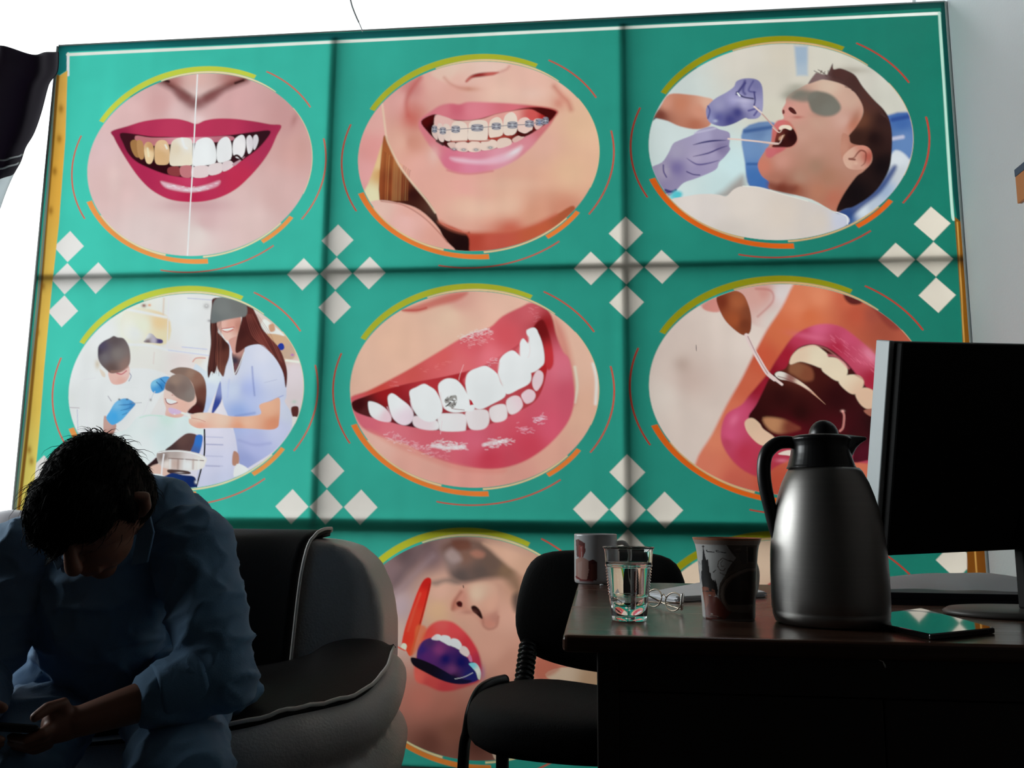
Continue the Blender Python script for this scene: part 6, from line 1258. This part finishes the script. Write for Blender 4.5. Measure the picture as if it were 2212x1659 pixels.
def curtain_rows():
    R = []
    right = spline([at(122, 112, YC), at(120, 150, YC), at(104, 172, YC), at(97, 190, YC), at(84, 240, YC), at(68, 285, YC), at(50, 315, YC), at(40, 345, YC), at(25, 372, YC), at(8, 410, YC), at(-6, 450, YC)], 4)
    left = spline([at(-420, 110, YC), at(-440, 200, YC), at(-450, 300, YC), at(-455, 400, YC), at(-460, 480, YC)], 10)
    n_ = len(right)
    for j in range(n_):
        a_ = right[j]; b_ = left[int(j * (len(left) - 1) / (n_ - 1))]; r_ = []
        for i in range(90):
            t = i / 89; p = b_.lerp(a_, t); s_ = j / (n_ - 1)
            ph = t * 22 + s_ * 3 * (1 - t); dep = .035 + .03 * s_
            p = p + Vector((0, dep * math.sin(ph) + .015 * math.sin(ph * 2.3 + 1), 0))
            if j == 0: p.z = np.interp(p.x, [q_.x for q_ in topc], [q_.z for q_ in topc])
            r_.append(p)
        R.append(r_)
    return R
CR = curtain_rows(); CB = Vector((CR[0][60].x, YC, CR[0][60].z))
cur = empty('curtain', CB, 'dark purple curtain with two pale stripes swagged beside the banner', 'curtain')
nj = len(CR); cut = int(nj * .80)
def cloth_part(name, j0, j1, m, off_=0.0):
    b = bmesh.new(); g = [[b.verts.new(p - CB + Vector((0, off_, 0))) for p in CR[j]] for j in range(j0, j1)]
    for A, C in zip(g, g[1:]):
        for i in range(len(A) - 1): b.faces.new((A[i], A[i + 1], C[i + 1], C[i]))
    o = bm_obj(name, b, m, cur, sub=1); sd = o.modifiers.new('t', 'SOLIDIFY'); sd.thickness = .0015; return o
cloth_part('drape', 0, cut + 1, M_cur); cloth_part('sheer_hem', cut, nj, M_shr)
for j in (.655, .715):
    jj = j * (nj - 1); j0 = int(jj); f_ = jj - j0; b = bmesh.new()
    tube(b, [CR[j0][i].lerp(CR[j0 + 1][i], f_) - CB + Vector((0, -.003, 0)) for i in range(90)], .0045, seg=6, cap=False); bm_obj('stripe', b, mat('pale_braid', (.75, .78, .80), .4), cur)
# wire hanging above the banner
w_ = spline([at(744, -60, 3.04), at(757, 0, 3.04), at(762, 18, 3.04), at(770, 38, 3.04), at(778, 55, 3.04), at(783, 68, 3.04)], 6)
W0 = Vector(w_[-1]); b = bmesh.new(); tube(b, [p - W0 for p in w_], [.0035 if i < 22 else .002 for i in range(len(w_))], seg=8); tube(b, [Vector(w_[0]) - W0, Vector((w_[0].x - .02, w_[0].y, CEIL)) - W0], .0035, seg=8)
o = bm_obj('hanging_wire', b, mat('white_cable', (.75, .75, .76), .5)); o.location = W0; tag(o, 'thin white wire hanging from above onto the banner top edge', 'wire')
# small box calendar on the right wall
d_ = ray(2203, 400); yq = WX * d_.y / d_.x; p0 = at(2206, 366, yq); p1 = at(2210, 440, yq)
b = bmesh.new(); K0 = Vector((WX, yq, p1.z)); hK = p0.z - p1.z
box(b, (-.012, -.16, 0), (-.001, 0, hK * .78)); cal = empty('wall_calendar', K0, 'small orange and blue calendar box fixed to the right wall', 'calendar')
bm_obj('box', b, mat('orange_card', (.62, .24, .08), .5), cal, smooth=False, bevel=.002)
b = bmesh.new(); box(b, (-.013, -.161, hK * .78), (-.001, .001, hK)); bm_obj('top_band', b, mat('slate_blue_card', (.07, .10, .16), .5), cal, smooth=False, bevel=.002)
# pale cushion by the window at the far left
pcn = at(-20, 1150, 2.62); b = bmesh.new(); ball(b, (0, 0, .0), (.16, .07, .13)); 
o = remesh('cushion', b, mat('pale_cushion', (.62, .60, .66), .5), .008, 6); o.location = (pcn.x, 2.72, at(-20, 1103, 2.72).z - .125); tag(o, 'pale lilac cushion on the sofa back at the far left edge', 'cushion')
